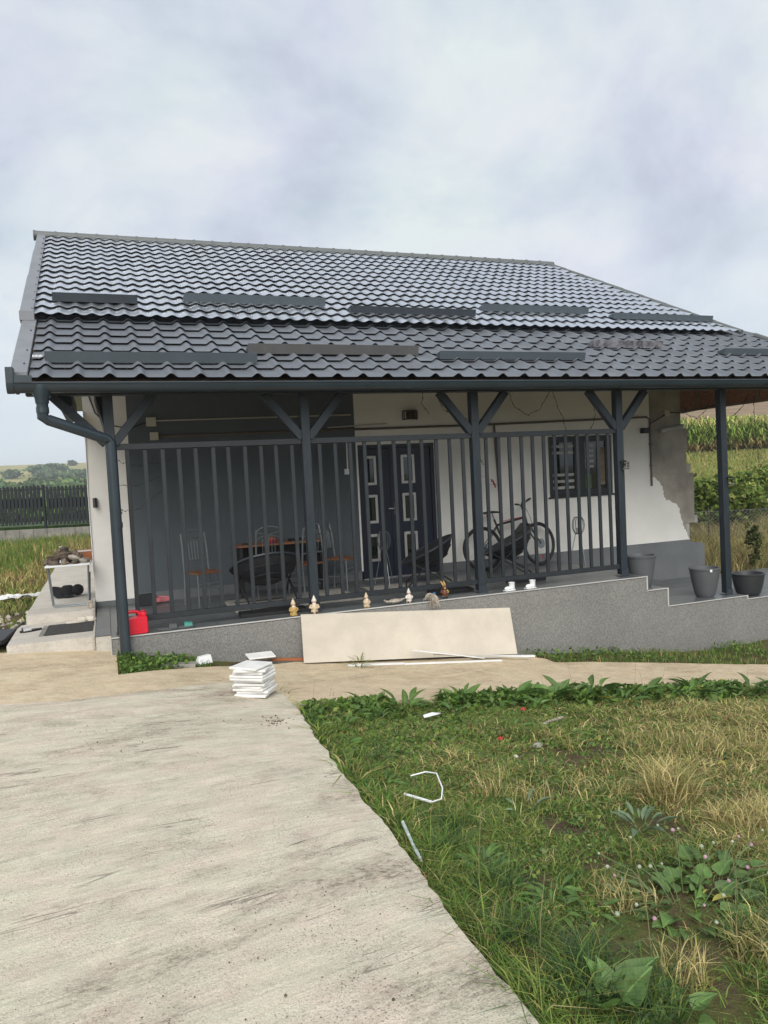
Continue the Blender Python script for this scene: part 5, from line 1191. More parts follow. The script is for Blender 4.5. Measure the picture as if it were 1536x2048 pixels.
# long straw tufts, flattened and arching
def tuft(cx, cy, rad, n, hh, cols, wts, spread=1.0):
    a = nrg.rand(n)*2*np.pi; r_ = rad*np.sqrt(nrg.rand(n)); return np.column_stack([cx+r_*np.cos(a), cy+r_*np.sin(a)]), hh*(.5+.7*nrg.rand(n)), hh*spread*(.4+.9*nrg.rand(n)), pal(n, cols, wts)
lst = []
for cx, cy, rad, n, hh in ((2.98, 3.46, .13, 420, .22), (3.1, 3.62, .12, 260, .20), (3.04, 3.0, .16, 420, .15), (3.3, 3.05, .18, 350, .13), (2.2, 3.72, .14, 110, .15), (2.05, 3.95, .12, 90, .15), (2.1, 1.98, .12, 320, .12), (2.35, 1.95, .16, 350, .12), (1.75, 2.0, .1, 160, .11), (2.6, 3.7, .2, 90, .13), (3.9, 4.5, .4, 380, .16), (1.9, 2.5, .14, 130, .10), (4.6, 4.3, .4, 320, .16)):
    lst.append(tuft(cx, cy, rad, n, hh, [STRAW, (.26, .25, .09), OLIVE, TAN], [.42, .28, .16, .14]))
for cx, cy, rad, n, hh in ((1.34, 2.35, .09, 240, .16), (1.42, 2.12, .10, 260, .17), (1.36, 1.98, .1, 300, .18), (1.5, 1.86, .1, 220, .16), (1.42, 3.2, .1, 160, .15), (1.45, 2.75, .1, 160, .17), (1.55, 3.5, .12, 130, .14), (2.15, 2.02, .14, 260, .13), (2.45, 2.15, .2, 260, .13), (1.55, 4.8, .2, 150, .13), (1.6, 6.0, .25, 160, .15), (3.0, 5.4, .3, 160, .12)):
    lst.append(tuft(cx, cy, rad, n, hh, [(.05, .10, .035), (.07, .13, .05), GREEN, OLIVE], [.35, .25, .25, .15], 1.1))
xy = np.vstack([l[0] for l in lst]); ok = xy[:, 0] > edge_x(xy[:, 1])+.01; 
hh = np.concatenate([l[1] for l in lst])[ok]; ln = np.concatenate([l[2] for l in lst])[ok]; tt = np.vstack([l[3] for l in lst])[ok]; xy = xy[ok]
blades('long_grass', xy, T(xy[:, 0], xy[:, 1]), hh, .0035+.003*nrg.rand(len(xy)), ln, tt)
# dense leafy undergrowth round the dock row
n = 9000; X = nrg.uniform(1.55, 7.0, n); Y = np.where(X < 5.05, pn(X), qn(X)) - .03 - .34*np.abs(nrg.randn(n))*.6; ok = (vn(X*2.3, 5.0)+.5*vn(X*6.1, 2.0) > .62+.35*np.clip((X-5.2)/2, 0, 1)) & (Y > 5.3); X, Y = X[ok], Y[ok]; n = len(X)
quads('weed_undergrowth', np.column_stack([X, Y, T(X, Y)+.01+.13*nrg.rand(n)**1.5]), .016+.030*nrg.rand(n), pal(n, [GREEN, DKG, (.085, .15, .04), OLIVE], [.4, .3, .22, .08]), up=.6, aspect=1.2, kind='stuff')
# weeds in the bed between terrace and path
X = np.concatenate([nrg.uniform(.03, 1.0, 2600), nrg.uniform(5.2, 10.5, 7000)]); Y = np.concatenate([nrg.uniform(7.98, 8.9, 2600), nrg.uniform(7.7, 8.92, 7000)])
lim = np.where(X < 2, pf(X), np.where(X < 5.3, 8.75, qf(X))); ok = (Y > lim+.02) & (Y < 8.92) & (nrg.rand(len(X)) < np.where(X < 2, 1, np.clip(fbm(X*2, Y*3)*2.2-.6, 0, 1))); X, Y = X[ok], Y[ok]; n = len(X)
blades('bed_weeds', np.column_stack([X, Y]), T(X, Y)+.01, .03+.07*nrg.rand(n), .006+.006*nrg.rand(n), .03+.06*nrg.rand(n), pal(n, [GREEN, DKG, OLIVE, TAN], [.5, .25, .15, .1]))
n = 2600; X = np.concatenate([nrg.uniform(.03, .75, 900), nrg.uniform(5.2, 10.0, 1700)]); Y = np.concatenate([nrg.uniform(8.0, 8.85, 900), nrg.uniform(7.7, 8.9, 1700)]); lim = np.where(X < 2, pf(X), np.where(X < 5.3, 8.75, qf(X))); ok = (Y > lim+.03) & ((X < 2) | (vn(X*1.6, 9) > .45)); X, Y = X[ok], Y[ok]; n = len(X)
quads('bed_leaves', np.column_stack([X, Y, T(X, Y)+.03+.09*nrg.rand(n)]), .015+.025*nrg.rand(n), pal(n, [GREEN, DKG, (.085, .15, .04)], [.4, .35, .25]), up=.6, aspect=1.1, kind='stuff')
# rough grass left of the house, and tall dry grass right of it
n = 42000; X = nrg.uniform(-7, -.25, n); Y = 9.2 + 20*nrg.rand(n)**.8; dd = fbm(X*.7, Y*.35); ok = ((X < -1.1) | (Y > 21)) & ~((X > -2.7) & (Y < 11)) & ~((Y < 12.8) & (X > -2.4) & (nrg.rand(n) < .7)); X, Y, dd = X[ok], Y[ok], dd[ok]; n = len(X); tall = np.clip((Y-15)/8, 0, 1)
sel = (nrg.rand(n) < np.clip((dd-.35)*3, .12, .85)*np.where(Y > 14, 1, .75))[:, None]
blades('rough_grass', np.column_stack([X, Y]), T(X, Y), (.06+.10*nrg.rand(n))*(1+2.2*tall*nrg.rand(n)), .012+.012*nrg.rand(n), .05+.12*nrg.rand(n), np.where(sel, pal(n, [TAN, STRAW, BRWN, OLIVE], [.35, .2, .15, .3]), pal(n, [GREEN, OLIVE, DKG], [.4, .4, .2])))
def rt(D, lat): return D*math.sin(YAW)+lat*math.cos(YAW), D*math.cos(YAW)-lat*math.sin(YAW)
n = 36000; D = 12.5+9.5*nrg.rand(n)**.9; lat = (.30+.40*nrg.rand(n))*D; X, Y = rt(D, lat); ok = (X > 11.0) & ~((Y < 11.3) & (X < 13.4)); X, Y, D = X[ok], Y[ok], D[ok]; n = len(X); f_ = fbm(X*.8, Y*.8)
low = (D < 14.6) & (f_ > .40)
h = np.where(low, .10+.1*nrg.rand(n), .32+.42*nrg.rand(n)); sel = (nrg.rand(n) < np.where(low, .12, .80))[:, None]
blades('tall_dry_grass', np.column_stack([X, Y]), T(X, Y), h, .010+.012*nrg.rand(n), h*(.2+.6*nrg.rand(n)), np.where(sel, pal(n, [(.50, .42, .20), (.38, .29, .14), (.30, .27, .11), BRWN], [.35, .3, .25, .1]), pal(n, [GREEN, LIME, OLIVE], [.4, .3, .3])))
# meadow strip and yellowing maize below the big field
n = 44000; D = 19+25.5*nrg.rand(n); lat = (.36+.24*nrg.rand(n))*D; X, Y = rt(D, lat); n = len(X); far_ = (D > 24) & (D < 33)
h = np.where(far_, .5+.6*nrg.rand(n), .16+.2*nrg.rand(n)); blades('meadow_grass', np.column_stack([X, Y]), T(X, Y), h, .03+.03*nrg.rand(n), h*(.2+.5*nrg.rand(n)), np.where((nrg.rand(n) < .5)[:, None], pal(n, [(.36, .35, .11), (.48, .42, .17), TAN], [.4, .4, .2]), pal(n, [(.16, .25, .06), LIME, OLIVE], [.4, .3, .3])))
# maize field: stalk with hanging leaves
n = 2300; D = 44.5+24*nrg.rand(n)**1.15; lat = (.33+.26*nrg.rand(n))*D; X, Y = rt(D, lat); Z = T(X, Y); hs = 1.9+.5*nrg.rand(n); nl = 11
Px = np.repeat(np.column_stack([X, Y, Z]), nl, 0); t_ = np.tile(np.linspace(.12, 1, nl), n)+.04*nrg.randn(n*nl); Px[:, 2] += t_*np.repeat(hs, nl)*.8; N_ = n*nl
a = nrg.rand(N_)*2*np.pi; ln = .28+.3*nrg.rand(N_); d = np.column_stack([np.cos(a), np.sin(a), 0*a]); sd_ = np.column_stack([-np.sin(a), np.cos(a), 0*a])*.045
V = np.zeros((N_, 5, 3)); V[:, 0] = Px-sd_*.6; V[:, 1] = Px+sd_*.6; m1 = Px+d*ln[:, None]*.55; m1[:, 2] += .30; V[:, 2] = m1-sd_; V[:, 3] = m1+sd_; V[:, 4] = Px+d*ln[:, None]*1.25; V[:, 4, 2] += .12-.25*nrg.rand(N_)
i = np.arange(N_)*5; F_ = np.stack([np.stack([i, i+1, i+2], -1), np.stack([i+1, i+3, i+2], -1), np.stack([i+2, i+3, i+4], -1)], 1).reshape(-1, 3)
ct = pal(N_, [(.20, .30, .055), (.29, .37, .08), (.14, .22, .045), (.40, .38, .12)], [.4, .3, .2, .1]); lowm = (t_ < .33)[:, None]; hi = (t_ > .93)[:, None]
ct = np.where(lowm, pal(N_, [(.32, .24, .10), (.22, .18, .08), OLIVE], [.5, .3, .2]), ct); ct = np.where(hi & (nrg.rand(N_) < .6)[:, None], pal(N_, [(.48, .42, .16)], [1]), ct)
stuff(np_mesh('maize_field', V.reshape(-1, 3), F_, M_far, np.repeat(ct, 5, 0)))

def crown(parent, name, c, rx, ry, rz_, nclump, nleaf, size, cols, wts, m_=None, hollow=.55):
    cl = nrg.randn(nclump, 3); cl /= np.linalg.norm(cl, axis=1)[:, None]; cl *= (hollow+(1-hollow)*nrg.rand(nclump, 1)); cl *= np.array([rx, ry, rz_])*.85
    k_ = nrg.randint(0, nclump, nleaf); P_ = cl[k_] + nrg.randn(nleaf, 3)*np.array([rx, ry, rz_])*.16 + np.array(c)
    sh_ = (.78+.44*nrg.rand(nclump))[k_][:, None]
    return quads(name, P_, size*(.6+.8*nrg.rand(nleaf)), pal(nleaf, cols, wts)*sh_, m_ or M_far, up=.45, aspect=1.3, parent=parent)
def plant(name, loc, label, cat, cr_list, trunk=None, group=None, cols=None, wts=None, size=.05, m_=None):
    t = empty(name, loc, label, cat, 0, group)
    if trunk:
        for pts, rs in trunk: MB().tube(pts, rs, 6).build('trunk' if rs[0] > .012 else 'stem', M_bark, t, smooth=True)
    for (c, rx, ry, rz_, nc, nl) in cr_list: crown(t, 'crown', c, rx, ry, rz_, nc, nl, size, cols, wts, m_)
    return t
BG = [(.13, .20, .035), (.19, .24, .05), (.065, .105, .024), (.28, .29, .08)]; BW = [.38, .26, .24, .12]
for D, lat, rx, rz_, lab_ in ((20.6, 9.3, 1.30, .72, 'large leafy green bush behind the wire fence, right of the last post'), (21.6, 7.9, .85, .52, 'dark green bush between house corner and last post'), (22.0, 11.2, 1.4, .8, 'leafy green bush at the right edge behind the wire fence')):
    x, y = rt(D, lat); plant('bush', (x, y, Tf(x, y)), lab_, 'bush', [((0, 0, .98 if rx > 1 else .62), rx, rx*.9, rz_, 60, 7500)], [([(0, 0, -.1), (.05, 0, .6), (.1, .05, 1.2)], [.05, .04, .02])], 'bushes behind the wire fence', BG if rx > 1 else [(.09, .16, .032), (.13, .21, .042), (.19, .26, .055)], BW if rx > 1 else [.4, .4, .2], .062)
x, y = rt(14.6, 7.2); plant('sapling', (x, y, Tf(x, y)), 'thin young sapling in the dry grass right of last post', 'sapling', [((0, 0, .78), .20, .20, .38, 16, 420), ((-.05, 0, 1.15), .14, .14, .12, 6, 130)], [([(0, 0, -.05), (.01, 0, .5), (-.03, 0, 1.2)], [.012, .010, .005])], None, [(.06, .085, .02), (.10, .11, .03), (.04, .06, .015)], [.5, .3, .2], .035)
# wire mesh fence with thin posts
wf = empty('wire_fence', Vector((*rt(18.0, 9.0), -.7)), 'thin diamond mesh wire fence in dry grass right of the house', 'fence', -YAW)
V = []; mb = MB()
for k in range(-70, 71):
    for s_ in (-1, 1):
        a, b = (k*.09, 0), (k*.09+s_*1.1, 1.1); mb.bar((a[0], 0, a[1]), (b[0], 0, b[1]), .004, .004)
stuff(mb.build('wire_mesh', M_wire, wf))
for z in (.02, .55, 1.1): MB().tube([(-6.3, 0, z), (6.3, 0, z)], .004, 4).build('tension_wire', M_wire, wf)
for k in range(6): MB().tube([(-5.6+k*2.2, .02, -.2), (-5.6+k*2.2, .02, 1.2)], .022, 6).build('fence_post', M_bark, wf)

# trees beyond the left fence and on the far hill
ORD_ = ['first', 'second', 'third', 'fourth', 'fifth', 'sixth', 'seventh', 'eighth', 'ninth', 'tenth', 'eleventh', 'twelfth']
FG = [(.085, .16, .042), (.12, .20, .055), (.055, .11, .035), (.16, .23, .06)]; FW = [.4, .3, .2, .1]
k = 0
for Y0, n, r0_, r1_, h0_, h1_ in ((75, 9, 2.4, 3.4, 1.8, 2.8), (120, 10, 3.0, 4.6, 3.2, 4.6), (190, 12, 4.0, 6.5, 4.2, 6.2), (290, 12, 6.0, 10, 5, 7.5)):
    for q in range(n):
        az = R(-12.5)+R(13.5)*(q+.5+rng.uniform(-.4, .4))/n; x = Y0*math.tan(az); y = Y0*(1+rng.uniform(-.06, .06)); r_ = rng.uniform(r0_, r1_); h_ = rng.uniform(h0_, h1_); z = Tf(x, y)
        bl = min(1, Y0/400)
        cs = FG
        plant('tree', (x, y, z), ('%s tree from the left in the row just beyond the picket fence', '%s tree from the left in the belt beyond the picket fence', '%s rounded tree from the left in the valley beyond the fence', '%s bluish tree from the left on the far hill slope')[(75, 120, 190, 290).index(Y0)] % ORD_[q], 'tree', [((0, 0, h_*.58), r_, r_, h_*.48, 26, 1100)], [([(0, 0, -.2), (.1, 0, h_*.4)], [h_*.05, h_*.02])], ('trees just beyond the picket fence', 'trees in the belt beyond the fence', 'trees in the valley beyond the fence', 'trees on the lower slope of the hill')[(75, 120, 190, 290).index(Y0)], cs, FW, r_*.13)
HB = [(.085, .15, .06), (.11, .18, .07), (.065, .12, .05)]
for px_, Y0, rx, h_, lab_, nm_ in ((108, 470, 13, 6.0, 'broad rounded wood of blue green trees on the hill crest', 'tree_clump'), (152, 560, 2.6, 3.6, 'lone dark tree on the skyline near the house wall', 'tree'), (30, 440, 5, 4.5, 'small tree group in the pale field on the hill', 'tree_clump'), (140, 430, 17, 3.0, 'long dark hedge of trees under the hill crest', 'tree_clump')):
    az = YAW+math.atan((px_-768)/1500); x = Y0*math.tan(az); z = Tf(x, Y0)
    plant(nm_, (x, Y0, z), lab_, 'trees' if 'clump' in nm_ else 'tree', [((0, 0, h_*.5), rx, rx*.8, h_*.5, 34, 1500)], [([(0, 0, -.5), (0, 0, h_*.5)], [.4, .2])], None, HB, [.4, .35, .25], max(rx*.09, .9))

# ------------------------------------------------------------------ individual weeds with leaves
def leaf_mesh(name, pts, fold=.18, curl=.35):
    """outline half-widths along the length: list of (t, halfwidth); folded and curling down"""
    V = []; Fq = []; ts = [p_[0] for p_ in pts]; hs_ = [p_[1] for p_ in pts]; n = 8; q = random.Random(name)
    for i in range(n+1):
        t_ = i/n; hw = float(np.interp(t_, ts, hs_)); wv = .035*math.sin(i*2.3)+q.uniform(-.015, .015)
        for k, (f_, zf) in enumerate(((-1, 2), (-.5, .85), (0, 0), (.5, .85), (1, 2))):
            V.append((f_*hw*(1+(wv if abs(f_) == 1 else 0)), t_, -curl*t_*t_ + hw*fold*zf*(.8 if abs(f_) == .5 else 1) + (wv*.7*hw*3*f_ if abs(f_) == 1 else .012*math.sin(i*3.1)*abs(f_)) - (.006 if k == 2 else 0)))
    for i in range(n):
        for k in range(4): Fq.append((5*i+k, 5*i+k+1, 5*i+k+6, 5*i+k+5))
    me = bpy.data.meshes.new(name); me.from_pydata(V, [], Fq); me.update()
    for p_ in me.polygons: p_.use_smooth = True
    return me
def leafmat(name, c, c2):
    mt = mat(name, c, .5, .2, 14, .25, 60, c2=c2, rnd=.34, trans=.25); t = mt.node_tree; N = t.nodes.new; K = t.links.new
    tc_ = N('ShaderNodeTexCoord'); sp = N('ShaderNodeSeparateXYZ'); K(tc_.outputs['Generated'], sp.inputs[0])
    def mth(op, a_, b_=0.0):
        n_ = N('ShaderNodeMath'); n_.operation = op
        for i, q in enumerate((a_, b_)):
            if isinstance(q, (int, float)): n_.inputs[i].default_value = q
            else: K(q, n_.inputs[i])
        return n_.outputs[0]
    ax = mth('ABSOLUTE', mth('SUBTRACT', sp.outputs[0], .5))
    mid = mth('LESS_THAN', ax, .022)
    side = mth('GREATER_THAN', mth('SINE', mth('MULTIPLY', mth('SUBTRACT', sp.outputs[1], mth('MULTIPLY', ax, .9)), 52.0)), .90)
    vein = mth('MAXIMUM', mid, mth('MULTIPLY', side, .22))
    # dry blotches and browned edge of the leaf itself
    n5 = N('ShaderNodeTexNoise'); n5.inputs['Scale'].default_value = 38; n5.inputs['Detail'].default_value = 4; gm_ = N('ShaderNodeNewGeometry'); K(gm_.outputs['Position'], n5.inputs['Vector'])
    bl = mth('MULTIPLY', mth('GREATER_THAN', n5.outputs[0], .66), .6)
    pr = next(n_ for n_ in t.nodes if n_.type == 'BSDF_PRINCIPLED'); tr = next(n_ for n_ in t.nodes if n_.type == 'BSDF_TRANSLUCENT'); src = pr.inputs['Base Color'].links[0].from_socket
    def mixc(f, a_, col_):
        m_ = N('ShaderNodeMix'); m_.data_type = 'RGBA'; K(f, m_.inputs[0]); K(a_, m_.inputs[6]); m_.inputs[7].default_value = (*col_, 1); return m_.outputs[2]
    o_ = mixc(mth('MULTIPLY', vein, .55), src, tuple(min(1, k*1.9+.03) for k in c2)); o_ = mixc(bl, o_, (.20, .15, .06))
    K(o_, pr.inputs['Base Color']); K(o_, tr.inputs[0]); return mt
ML1 = leafmat('dock_leaf', (.060, .130, .024), (.120, .215, .045)); ML2 = leafmat('heart_leaf', (.075, .150, .036), (.135, .235, .060)); ML3 = leafmat('pale_leaf', (.10, .17, .09), (.20, .27, .15)); ML4 = leafmat('lime_leaf', (.16, .20, .03), (.24, .28, .05)); ML5 = leafmat('yellow_leaf', (.30, .28, .04), (.42, .38, .08))
ltypes = {}
for key_, pts, fo, cu, m_ in (('dock', [(0, .012), (.12, .10), (.35, .17), (.6, .16), (.85, .08), (1, .004)], .25, .42, ML1), ('heart', [(0, .03), (.06, .28), (.25, .42), (.5, .36), (.78, .17), (1, .01)], .15, .30, ML2), ('mullein', [(0, .02), (.2, .10), (.5, .15), (.8, .10), (1, .01)], .3, .15, ML3), ('fern', [(0, .01), (.2, .06), (.3, .03), (.45, .07), (.55, .03), (.75, .05), (1, .004)], .2, .5, ML4), ('yel', [(0, .012), (.12, .10), (.35, .17), (.6, .16), (.85, .08), (1, .004)], .2, .35, ML5)):
    me = leaf_mesh('leaf_'+key_, pts, fo, cu); me.materials.append(m_); ltypes[key_] = me
M_stem = mat('weed_stem', (.10, .13, .045), .6)
def weed(name, x, y, n, size, kind, label, grp, pitch=(20, 70), spread=.03, cat='weed', z=None, flowers=None, yel=0):
    z = Tf(x, y) if z is None else z; t = empty(name, (x, y, z), label, cat, 0, grp)
    for k in range(n):
        a = k*2.4+rng.uniform(-.4, .4); p_ = R(rng.uniform(*pitch)); s_ = size*rng.uniform(.35, 1.15); rr_ = spread*math.sqrt(rng.random())
        st = size*rng.uniform(.15, .55)
        base = Vector((rr_*math.cos(a), rr_*math.sin(a), 0)); tip = base + Vector((math.cos(a)*math.cos(p_), math.sin(a)*math.cos(p_), math.sin(p_)))*st + Vector((0, 0, .01))
        me = ltypes['yel'] if (yel and k % yel == 0) else ltypes[kind]
        o = link('leaf', me, t, tip, Euler((p_*.75, 0, a-math.pi/2), 'XYZ')); o.scale = (s_*rng.uniform(.7, 1.2), s_, s_*rng.uniform(.6, 1.6)); o.rotation_euler.rotate_axis('Y', rng.uniform(-.5, .5))
        if k % 2 == 0: MB().tube([base, tip], [size*.022, size*.012], 4, caps=False).build('stem', M_stem, t)
    if flowers:
        fm, nf, hh, fr = flowers
        for k in range(nf):
            a = rng.uniform(0, 6.28); q = spread*1.6*math.sqrt(rng.random()); hz_ = hh*rng.uniform(.7, 1.1); p1 = Vector((q*math.cos(a)*1.3, q*math.sin(a)*1.3, hz_))
            st_ = MB().tube([(q*.4*math.cos(a), q*.4*math.sin(a), 0), p1*.6+Vector((0, 0, hz_*.15)), p1], .0022, 4, caps=False).build('flower_stem', M_stem, t)
            MB().ball((0, 0, 0), fr*rng.uniform(.7, 1.2), 7, (1, 1, .95)).build('flower_head', fm[k % len(fm)], st_, loc=p1, smooth=True)
    return t
GK = 'broad leaved dock weeds along the path edge'
LK = 'dark green dock weed growing in the row along the path edge'
ORD = ['first', 'second', 'third', 'fourth', 'fifth', 'sixth', 'seventh', 'eighth', 'ninth', 'tenth', 'eleventh', 'twelfth', 'thirteenth', 'fourteenth', 'fifteenth', 'sixteenth', 'seventeenth', 'eighteenth', 'nineteenth', 'twentieth']
DOCKS = ((1.66, 6.34, 10, .12), (1.95, 6.38, 12, .16), (2.2, 6.46, 14, .19), (2.38, 6.48, 15, .22), (2.55, 6.50, 14, .19), (2.85, 6.46, 13, .17), (3.12, 6.52, 15, .20), (3.35, 6.50, 14, .19), (3.6, 6.52, 16, .22), (3.9, 6.48, 16, .23), (4.12, 6.42, 18, .25), (4.32, 6.38, 18, .25), (4.55, 6.34, 18, .26), (4.75, 6.28, 16, .23), (4.98, 6.22, 12, .18), (5.5, 6.22, 12, .17), (5.75, 6.28, 15, .21), (5.95, 6.18, 15, .21), (6.35, 6.12, 14, .21), (6.6, 6.02, 14, .21))
for i, (x, y, n, s_) in enumerate(DOCKS): weed('dock_weed', x+rng.uniform(-.06, .06), y+rng.uniform(-.10, .05), int(n*(1.1, .6, 1.4, .9)[i % 4]), s_*(1.05, .7, 1.1, .85)[i % 4]*(.68 if i in (3, 10, 13, 17) else 1), 'heart' if i in (3, 10, 13, 17) else 'dock', ORD[i]+' dock weed from the driveway corner in the row along the path', GK, (30, 80), .06)
for (x, y, n, s_, lb) in ((1.72, 5.85, 9, .11, 'small dock weed standing alone beside the driveway corner'), (2.1, 6.1, 10, .13, 'small dock weed in front of the row, left of paper scrap'), (2.9, 6.2, 10, .13, 'small dock weed in front of the row, right of paper scrap'), (3.75, 6.2, 11, .15, 'dock weed in front of the row, right of the red petals'), (4.62, 6.02, 12, .18, 'dock weed with hanging leaves in front of the tallest ones')): weed('dock_weed', x, y, n, s_, 'dock', lb, GK, (20, 70), .05, yel=(9 if x > 4.5 else 0))
GE = 'green weeds along the driveway edge'
for i, (x, y, n, s_) in enumerate(sorted(((1.42, 2.66, 12, .09), (1.47, 2.92, 12, .09), (1.52, 3.05, 10, .08), (1.40, 3.62, 10, .07), (1.44, 3.92, 12, .075), (1.50, 4.3, 10, .08), (1.62, 2.62, 10, .09), (1.55, 2.5, 9, .08), (1.75, 4.9, 9, .07), (1.58, 5.3, 9, .08), (1.36, 2.42, 9, .07)), key=lambda q_: q_[1])):
    weed('edge_weed', x, y, n*2, s_, 'dock', ORD[i]+' bushy green weed along the driveway edge, counted from the front', GE, (15, 65), .06)
weed('big_leaf_plant', 1.37, 1.88, 8, .165, 'heart', 'large heart leaved plant in the bottom foreground by driveway', None, (48, 82), .03, 'plant')
weed('big_leaf_plant', 1.56, 1.80, 6, .10, 'heart', 'smaller heart leaved plant at bottom right of the large one', None, (20, 55), .03, 'plant')
weed('mullein_plant', 2.49, 3.13, 13, .13, 'mullein', 'pale grey green mullein with upright leaves in the lawn', None, (25, 78), .03, 'plant')
weed('mullein_plant', 2.05, 3.55, 5, .11, 'mullein', 'small pale leaved plant left of the large mullein', None, (25, 60), .03, 'plant')
M_fl = mat('clover_flower', (.34, .38, .27), .8, .25, 60); M_fl2 = mat('pink_flower', (.40, .24, .30), .8, .25, 60)
weed('flowering_weed', 2.10, 2.36, 58, .085, 'heart', 'bushy flowering weed with pale blossoms, right foreground, yellow leaf', None, (8, 65), .20, 'plant', None, ((M_fl, M_fl, M_fl2), 16, .13, .0085), 17)
weed('flowering_weed', 2.38, 2.50, 48, .085, 'heart', 'flowering weed at the right edge behind the pale blossom one', None, (8, 65), .17, 'plant', None, ((M_fl2, M_fl), 12, .14, .0085))
weed('flowering_weed', 1.93, 2.52, 18, .05, 'mullein', 'small blue green feathery weed left of the blossoms', None, (20, 75), .07, 'plant')
weed('lime_weed', 1.83, 3.27, 22, .07, 'fern', 'small lime green feathery weed in the lawn middle', None, (10, 70), .05, 'plant')
weed('plantain_weed', 1.71, 2.47, 7, .085, 'dock', 'flat plantain weed with pale broad leaves in the lawn', None, (5, 30), .03, 'plant')
weed('plantain_weed', 2.6, 4.2, 8, .085, 'dock', 'flat green plantain in the lawn right of the bent pipe', None, (5, 40), .04, 'plant')
weed('plantain_weed', 3.05, 5.4, 14, .10, 'dock', 'low clump of green plantain below the dock row', None, (10, 50), .12, 'plant')
weed('plantain_weed', 3.35, 5.15, 14, .10, 'dock', 'low clump of green leaves beside the flat stone', None, (10, 50), .13, 'plant')
weed('grass_tuft', 2.72, 8.42, 20, .16, 'fern', 'long grass tuft growing before the beige board', None, (30, 80), .06, 'grass tuft', gz(2.72, 8.42)).children
# thin dry stalks standing in front of the path
for i, (x, y, h_) in enumerate(((1.60, 6.35, .32), (1.68, 6.2, .28), (1.78, 6.4, .24), (2.9, 6.3, .26), (3.95, 6.3, .30), (4.3, 6.35, .38), (4.45, 6.1, .34), (5.0, 6.3, .40), (5.3, 6.25, .34), (5.15, 6.35, .30), (5.9, 6.2, .30), (6.3, 6.1, .34), (1.36, 2.75, .40), (1.31, 2.2, .34), (1.72, 2.12, .36), (2.2, 2.2, .38))):
    z = Tf(x, y); dx_, dy_ = rng.uniform(-.05, .05), rng.uniform(-.05, .05)
    o = MB().tube([(0, 0, -.01), (dx_*.3, dy_*.3, h_*.5), (dx_*1.4, dy_, h_)], [.0022, .0018, .001], 4).build('dry_stalk', mat('dry_stalk', (.22, .19, .10), .8), loc=(x, y, z)); tag(o, 'thin dry grass stalk standing up above the lawn weeds', 'stalk', 'dry stalks in the lawn')

# litter in the lawn
def lay(x, y, dz=.03): return (x, y, Tf(x, y)+dz)
bp_ = empty('bent_pipe', lay(1.62, 3.95, .05), 'white bent plastic pipe lying in the lawn', 'pipe')
def rel(pts, o): return [Vector(p)-o.location for p in pts]
MB().tube(rel([lay(1.50, 3.94, .06), lay(1.60, 3.78, .055)], bp_), .008, 8).build('pipe_arm', M_pvcw, bp_, smooth=True)
MB().tube(rel([lay(1.60, 3.78, .055), lay(1.655, 3.77, .07), lay(1.70, 3.85, .10), lay(1.755, 4.05, .12), lay(1.72, 4.14, .11), lay(1.63, 4.16, .09)], bp_), .0045, 8).build('pipe_bow', M_pvcw, bp_, smooth=True)
wt = empty('white_tube', lay(1.262, 3.28, .04), 'white tube lying against the driveway edge', 'tube')
MB().tube(rel([(1.312, 3.49, gz(1.3, 3.5)+.012), (1.262, 3.25, gz(1.26, 3.25)+.006)], wt), .0085, 8).build('tube_piece', M_pvcd, wt, smooth=True)
MB().tube(rel([(1.258, 3.23, gz(1.26, 3.25)+.004), (1.232, 3.06, gz(1.22, 3.06)-.004)], wt), .008, 8).build('tube_piece', M_pvcd, wt, smooth=True)
o = MB().bar((-.075, .10, .02), (.075, -.10, .015), .022, .016).build('rusty_stick', M_rust, loc=lay(1.27, 2.32, .02), bev=.004); tag(o, 'rusty brown stick lying in grass near the driveway edge', 'stick')
o = MB().add([(-.08, -.02, 0), (.06, -.03, .015), (.10, .02, .005), (.02, .035, .02), (-.07, .03, .01)], [(0, 1, 2, 3, 4)]).build('paper_scrap', M_pvcw, loc=lay(2.57, 5.98, .06)); tag(o, 'white torn paper scrap in front of the dock row', 'paper scrap')
for (x, y, s_, lab_) in ((2.97, 4.90, 1.0, 'grey flat stone at the edge of bare soil'), (3.41, 5.53, .9, 'pale stone in the lawn below the red petals'), (2.62, 4.62, .5, 'small white stone beside the bare soil'), (3.9, 4.95, .6, 'pale stone in the dry grass at right')):
    o = link('stone', pales[int(s_*10) % 3], None, lay(x, y, .015), (0, 0, s_*3)); o.scale = (s_*.7, s_*.7, s_*.5); tag(o, lab_, 'stone')
M_petal = mat('red_petal', (.50, .03, .035), .6)
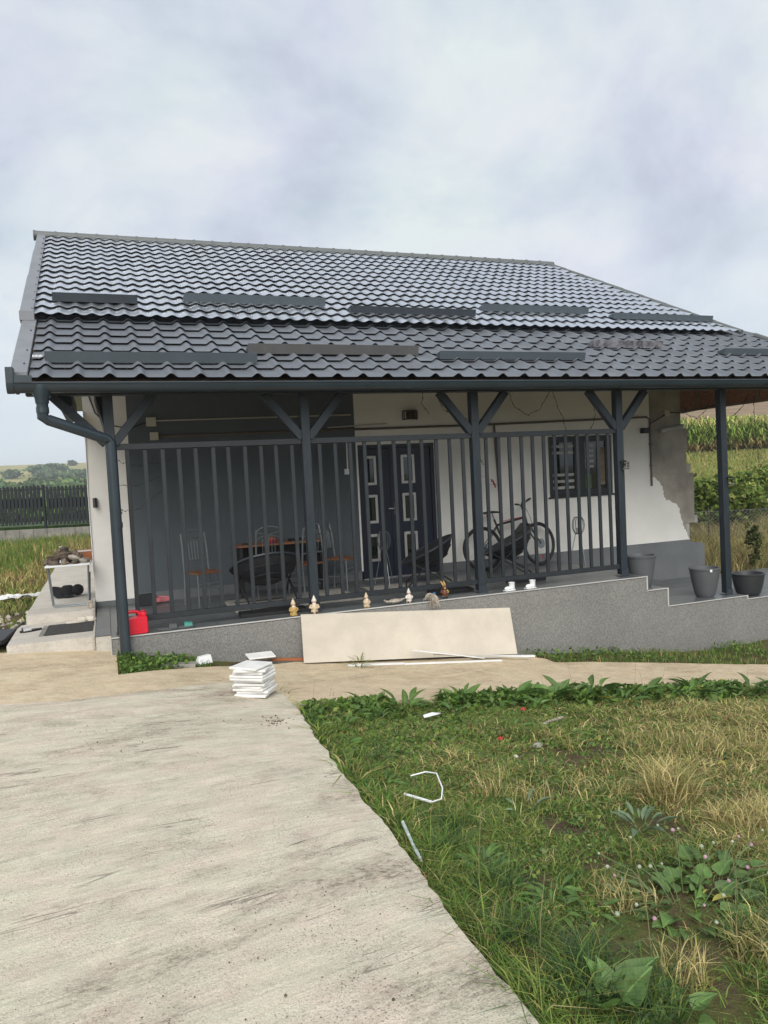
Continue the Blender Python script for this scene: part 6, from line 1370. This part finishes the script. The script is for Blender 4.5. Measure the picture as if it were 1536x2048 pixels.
for (x, y, lab_, m_) in ((3.51, 6.0, 'red petal scrap beside the path weeds', M_petal), (2.74, 5.04, 'red petal scrap in the middle of the lawn', M_petal), (3.82, 3.92, 'small yellow blossom in the dry grass at right', ML5)):
    mb = MB()
    for k in range(5): a = k*1.25; mb.add([(0, 0, .02), (.03*math.cos(a), .03*math.sin(a), .03), (.035*math.cos(a+.5), .035*math.sin(a+.5), .012), (.02*math.cos(a+.9), .02*math.sin(a+.9), .025)], [(0, 1, 2, 3)])
    o = mb.build('petals', m_, loc=lay(x, y, .035)); tag(o, lab_, 'petals')
o = MB().bar((-.10, 0, .01), (.10, .03, .02), .02, .012).build('wood_chip', M_straw, loc=lay(3.55, 5.55, .03)); tag(o, 'pale splinter of wood lying in lawn under dock row', 'wood chip')
# crumbs of soil on the concrete
mb = MB()
for k in range(620):
    if k < 40: x, y = rng.gauss(1.18, .06), rng.gauss(5.9, .09)
    else:
        for _ in range(8):
            x, y = rng.uniform(-2.4, 1.15), rng.uniform(1.8, 6.6)
            if vn(x*1.1+20, y*2.2) > .62: break
    s_ = rng.uniform(.03, .10)*(2.2 if k % 23 == 0 else 1) if k >= 40 else rng.uniform(.08, .30); z = gz(x, y)+.016; a = rng.uniform(0, 6)
    mb.add([(p.co.x*s_*.6+x, p.co.y*s_*.6+y, p.co.z*s_*.5+z) for p in V0], f0)
tag(mb.build('soil_crumbs', mat('soil_crumb', (.10, .075, .055), .9, .4, 30)), None, None, None, 'stuff')

# ------------------------------------------------------------------ air: thin haze over the valley
hm = bpy.data.materials.new('air'); hm.use_nodes = True; ht_ = hm.node_tree; ht_.nodes.clear()
ho = ht_.nodes.new('ShaderNodeOutputMaterial'); hv = ht_.nodes.new('ShaderNodeVolumePrincipled'); hv.inputs['Density'].default_value = 0.0007; hv.inputs['Color'].default_value = (0.88, 0.93, 1.0, 1)
ht_.links.new(hv.outputs[0], ho.inputs['Volume'])
hb = MB().box(float(gx[0])-20, float(gx[-1])+20, float(gy[0])-20, float(gy[-1])+20, float(GZ.min())-1, float(GZ.max())+9).build('haze', hm); stuff(hb)
